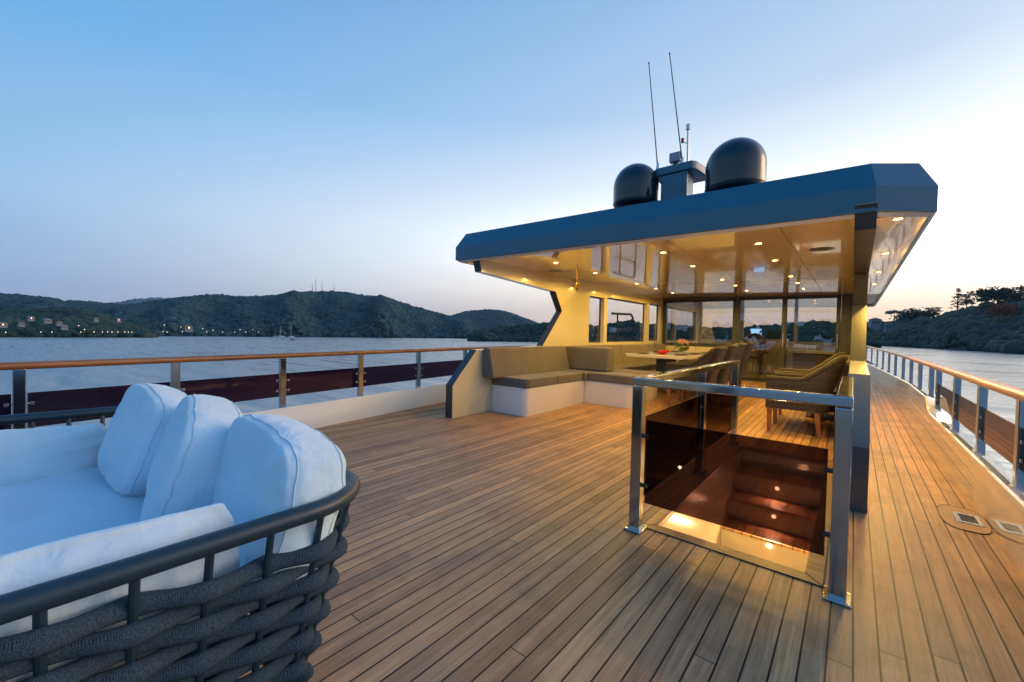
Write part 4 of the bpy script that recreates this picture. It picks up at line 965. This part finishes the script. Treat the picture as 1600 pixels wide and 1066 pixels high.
# skyline trees on the right hill: tapered trunk, limbs and a crown of leaf clumps
BARK = simple("bark", (.035, .028, .022), .9)
def tree(name, px, py_base, py_top, dist, wpx, kind, label, seed):
    rg = random.Random(seed); b, _ = tow(px, py_base, dist); hgt = (py_base-py_top)/F*dist*1.06; wid = wpx/F*dist/2
    b = b-UPV*hgt*.35; hgt *= 1.35
    e = thing(name, b, label, "tree", "trees on the right skyline")
    side = Vector((rt.x, rt.y, 0)).normalized(); dep = Vector((-side.y, side.x, 0))
    mb = MB(); mb.tube([b, b+UPV*hgt*.4+side*.1, b+UPV*hgt*.85], [hgt*.03, hgt*.02, hgt*.006], 7)
    for k in range(7):
        a = rg.uniform(0, 6.28); s_ = b+UPV*hgt*rg.uniform(.45, .7); mb.tube([s_, s_+(side*math.cos(a)+dep*math.sin(a))*wid*.5+UPV*hgt*.13, s_+(side*math.cos(a)+dep*math.sin(a))*wid*.8+UPV*hgt*.2], [hgt*.01, hgt*.007, hgt*.003], 5)
    obj("trunk", mb, BARK, e)
    mb = MB(); cl = []
    for k in range(34 if kind == 'umbrella' else 30):
        a = rg.uniform(0, 6.28); q = rg.uniform(0, 1)**.5
        if kind == 'umbrella': c = b+UPV*hgt*(.80+.16*(1-q*q)+rg.uniform(-.03, .03)); ww = wid*q
        elif kind == 'conifer':
            tt = rg.uniform(.3, 1); c = b+UPV*hgt*tt; ww = wid*(1.02-tt)*q*1.5
        else: c = b+UPV*hgt*(.52+.44*rg.uniform(0, 1)); ww = wid*q*(1-.35*rg.random())
        cl.append(c+(side*math.cos(a)+dep*math.sin(a))*ww)
    for c in cl:
        for k in range(46):
            d = Vector((rg.gauss(0, 1), rg.gauss(0, 1), rg.gauss(0, .55)))*wid*(.15 if kind != 'conifer' else .12); p = c+d
            s_ = wid*rg.uniform(.035, .075); n_ = Vector((rg.gauss(0, 1), rg.gauss(0, 1), rg.gauss(0, 1))).normalized(); a_ = n_.orthogonal().normalized(); b_ = n_.cross(a_)
            mb.add([p+a_*s_, p+b_*s_, p-a_*s_, p-b_*s_], [(0, 1, 2, 3)])
    obj("crown", mb, FOL4, e, fixn=False, flat=True)
tree("umbrella_pine", 1397, 503, 491, 690, 15, 'umbrella', "flat topped umbrella pine on the skyline beside the red roofed house", 1)
tree("skyline_tree", 1459, 497, 486, 560, 12, 'loose', "small thin crowned tree alone on the skyline left of the pair", 2)
tree("skyline_tree", 1496, 489, 465, 520, 13, 'conifer', "pointed dark tree of the pair on the right hill skyline", 3)
tree("skyline_tree", 1510, 484, 468, 520, 14, 'loose', "rounder dark tree right beside the pointed one", 4)
tree("skyline_tree", 1553, 477, 462, 470, 34, 'loose', "wide spreading tree with open crown on the right hill", 5)
tree("skyline_tree", 1590, 475, 460, 460, 28, 'loose', "spreading tree on the skyline farthest from the umbrella pine", 6)
tree("skyline_tree", 1430, 503, 491, 600, 34, 'loose', "broad dark bushy tree right of the umbrella pine", 7)
AUT = foliage("autumn_leaves", (.16, .04, .03), (.3, .1, .05))
def bush(px, py, dist, r_, mat, label, nm="shrub"):
    c, _ = tow(px, py, dist); rg = random.Random(int(px)); mb = MB()
    for k in range(900):
        d = Vector((rg.gauss(0, 1), rg.gauss(0, 1), rg.gauss(0, .6)))*r_*.45; p = c+d; s_ = r_*rg.uniform(.04, .1)
        n_ = Vector((rg.gauss(0, 1), rg.gauss(0, 1), rg.gauss(0, 1))).normalized(); a_ = n_.orthogonal().normalized(); b_ = n_.cross(a_)
        mb.add([p+a_*s_, p+b_*s_, p-a_*s_, p-b_*s_], [(0, 1, 2, 3)])
    props(obj(nm, mb, mat, None, fixn=False, flat=True), label, "tree")
bush(1566, 485, 395, 7, AUT, "rusty red leaved tree standing out on the green right hillside", "autumn_tree")
# houses, boats, masts and lamps along the shore
PLASTER = simple("pale_plaster", (.17, .18, .20), .8); ROOFT = simple("clay_tiles", (.3, .09, .055), .8); LIT = emit("lit_window", (1, .62, .25), 3.0); BOATW = simple("boat_white", (.7, .72, .74), .4)
SIDE = Vector((rt.x, rt.y, 0)).normalized()
def house(px, py, dist, w_, h_, label, lit=False, rc=ROOFT, grp="houses on the left shore"):
    c, _ = tow(px, py, dist); a = math.atan2(c.y, c.x)+.25; M = Matrix.Translation(c) @ Matrix.Rotation(a, 4, 'Z')
    e = thing("house", c, label, "house", grp)
    obj("wall", MB().box((-w_/2, -w_/2, -h_*1.5), (w_/2, w_/2, h_*.6), M), PLASTER, e)
    rf = MB(); rf.add([M @ Vector(p) for p in ((-w_*.58, -w_*.58, h_*.6), (w_*.58, -w_*.58, h_*.6), (w_*.58, w_*.58, h_*.6), (-w_*.58, w_*.58, h_*.6), (-w_*.1, 0, h_*1.0), (w_*.1, 0, h_*1.0))], [(0, 1, 5, 4), (1, 2, 5), (2, 3, 4, 5), (3, 0, 4), (3, 2, 1, 0)]); obj("roof", rf, rc, e)
    for k in (-1, 0, 1):
        obj("window", MB().box((-w_/2-.05, k*w_*.28-w_*.07, -h_*.3), (-w_/2+.02, k*w_*.28+w_*.07, h_*.2), M), LIT if lit and k == 0 else BLACK, e)
house(1367, 504, 560, 8, 5, "white house with a red tiled hip roof among trees on the right shore", False, ROOFT, None)
house(1388, 510, 540, 5, 4, "small red roofed house just right of the white one on the right shore", False, ROOFT, None)
house(1527, 509, 400, 6, 2.2, "pale pink house half hidden in the middle of the right hillside", False, ROOFT, None)
grey = simple("grey_roof", (.3, .3, .31), .8)
for i, (px, py, w_, lit, lb) in enumerate(((48, 497, 9, True, "pale house with lit windows high on the far left headland"), (3, 507, 12, True, "house with orange lit windows at the outer end of the headland"), (33, 506, 8, False, "small grey house just right of the orange lit one"), (74, 501, 11, False, "white house in the middle of the headland group"), (92, 505, 9, False, "low white house right of the middle headland house"), (100, 511, 10, False, "pale house close above the water on the headland"), (150, 499, 7, False, "small white house higher up toward the headland end"), (185, 500, 7, True, "small lit house at the right end of the headland group"))):
    house(px, py, 590, w_*.45, 2.0, lb, lit, grey if i % 2 else ROOFT)
house(294, 512, 895, 10, 5, "lit house with a red roof low on the broad hill behind the railing", True, ROOFT)
GLOW = emit("shore_lamp_glow", (1, .78, .48), 5)
lamps = [(9, 519.5), (64, 519), (81, 519), (126, 519), (123, 509), (132, 515), (147, 519), (160, 519), (168, 519), (175, 519), (184, 519), (195, 519), (201, 519), (206, 519), (225, 518.5), (230, 519), (255, 518), (257, 508), (261, 519), (285, 518.5), (283, 511), (317, 514), (323, 519), (333, 516), (348, 519), (367, 519), (375, 515), (384, 519), (395, 515), (404, 519)]
for px, py in lamps:
    dist = 600 if px < 215 else 890
    c, _ = tow(px, py, dist-12); r_ = .25*dist/600
    o = obj("shore_lamp", MB().lathe([(0, -r_), (r_*.7, -r_*.7), (r_, 0), (r_*.7, r_*.7), (0, r_)], (0, 0, 0), 8).lathe([(r_*.01, -r_*1.01), (r_*.1, -r_)], (0, 0, 0), 5), GLOW, None); o.location = c
    props(o, "tiny glowing lamp along the far left shoreline", "lamp", "lamps along the left shore")
def sailboat(px, dist, ln_, mast, label):
    c = onwater(px, dist); e = thing("sailboat", c, label, "sailboat", "sailboats at anchor"); s = SIDE; dp = Vector((-s.y, s.x, 0))
    mb = MB(); v = []
    for u_, wd_, zt in ((-1, .1, .12), (-.7, .2, .1), (0, .24, .09), (.6, .18, .11), (1, .02, .15)):
        for a, z in ((-wd_, zt), (-wd_*.6, -.02), (wd_*.6, -.02), (wd_, zt)): v.append(c+s*u_*ln_/2+dp*a*ln_*.5+UPV*z*ln_)
    mb.add(v, [(i*4+k, (i+1)*4+k, (i+1)*4+(k+1) % 4, i*4+(k+1) % 4) for i in range(4) for k in range(4)]+[(0, 1, 2, 3), (19, 18, 17, 16)]); obj("hull", mb, BOATW, e)
    obj("cabin", MB().add([c+s*a*ln_+dp*b*ln_+UPV*z*ln_ for a in (-.15, .2) for b in (-.08, .08) for z in (.08, .17)], [(0,1,3,2),(4,6,7,5),(0,4,5,1),(2,3,7,6),(1,5,7,3)]), BOATW, e)
    obj("mast", MB().tube([c+UPV*.1*ln_, c+UPV*mast], .22, 6).tube([c+UPV*.25*ln_, c+UPV*.25*ln_-s*ln_*.35], .15, 5), STEELB, e)
sailboat(438, 800, 16, 17, "white moored sailboat nearer the left of the two masts by the hill shore"); sailboat(455, 800, 13, 20, "white moored sailboat with the taller mast by the hill shore")
sailboat(430, 840, 9, 12, "smallest moored sailboat left of the two others")
c = onwater(457, 430); e = thing("dinghy", c, "small dark motor dinghy crossing the bay alone", "dinghy")
obj("hull", MB().tube([c-SIDE*2.2+UPV*.2, c-SIDE*1+UPV*.25, c+SIDE*1.2+UPV*.35, c+SIDE*2.4+UPV*.8], [.5, .6, .55, .2], 8), BLACK, e); obj("rower", MB().tube([c-SIDE*.8+UPV*.4, c-SIDE*.7+UPV*1.1, c-SIDE*.7+UPV*1.5], [.3, .25, .14], 8), DARKP, e)
c = onwater(1351, 500); e = thing("motor_boat", c, "blue and white motor boat moored by the right shore", "motor boat"); dp = Vector((-SIDE.y, SIDE.x, 0))
obj("hull", MB().add([c+SIDE*a*9+dp*b+UPV*z for a, b, z in ((-1, -2, 2), (-1, 2, 2), (1, 0, 3), (-1, -1.2, -.2), (-1, 1.2, -.2), (.8, 0, -.2))], [(0, 1, 2), (3, 5, 4), (0, 3, 4, 1), (1, 4, 5, 2), (2, 5, 3, 0)]), simple("blue_hull", (.05, .2, .4), .4), e)
obj("cabin", MB().add([c+SIDE*a*9+dp*b+UPV*z for a in (-.5, .2) for b in (-1.3, 1.3) for z in (2, 4)], [(0,1,3,2),(4,6,7,5),(0,4,5,1),(2,3,7,6),(1,5,7,3)]), BOATW, e)
obj("flagpole", MB().tube([c-SIDE*6+UPV*2, c-SIDE*6+UPV*6], .1, 5), REDN, e)
for px, pt_, lb in ((488, 444, "thin short radio mast left on the hilltop"), (493.5, 434, "tallest thin radio mast on the hilltop"), (503, 440, "thin radio mast right of the tallest one on the hilltop"), (522, 446, "short radio mast farthest right on the hilltop")):
    a, _ = tow(px, 456, 1740); b, _ = tow(px, pt_, 1740)
    mb = MB(); mb.tube([a, b], [1.0, .45], 5)
    for k in range(1, 6): p = a.lerp(b, k/6); mb.cbox(p, (2.2, 2.2, .5))
    props(obj("radio_mast", mb, DARKP, None), lb, "radio mast", "radio masts on the hilltop")
# ------------------------------------------------------------------ haze over the bay
HM = bpy.data.materials.new("haze_air"); HM.use_nodes = True; nt = HM.node_tree; nt.nodes.remove(nt.nodes["Principled BSDF"])
pv = N(nt, "ShaderNodeVolumePrincipled"); pv.inputs["Color"].default_value = (.50, .74, 1.0, 1); pv.inputs["Density"].default_value = 4.5e-5; pv.inputs["Anisotropy"].default_value = .2
L(nt, pv.outputs[0], nt.nodes["Material Output"].inputs["Volume"])
c = MB(); v = [lev((a*7600, b*7600, z)) for z in (-HW-260, 620) for a, b in ((-1, -1), (1, -1), (1, 1), (-1, 1))]
c.add(v, [(0,3,2,1),(4,5,6,7),(0,1,5,4),(1,2,6,5),(2,3,7,6),(3,0,4,7)])
props(obj("haze", c, HM, None, flat=True), "thin blue dusk haze over the bay and hills", kind="stuff")
# ------------------------------------------------------------------ render settings
sc.view_settings.view_transform = 'Standard'; sc.view_settings.look = 'None'; sc.view_settings.exposure = .06; sc.view_settings.gamma = 1
sc.render.engine = 'CYCLES'; cy = sc.cycles
cy.use_denoising = True; cy.max_bounces = 8; cy.diffuse_bounces = 4; cy.glossy_bounces = 4; cy.transparent_max_bounces = 16; cy.caustics_reflective = False; cy.caustics_refractive = False
cy.sample_clamp_indirect = 6; cy.blur_glossy = .5
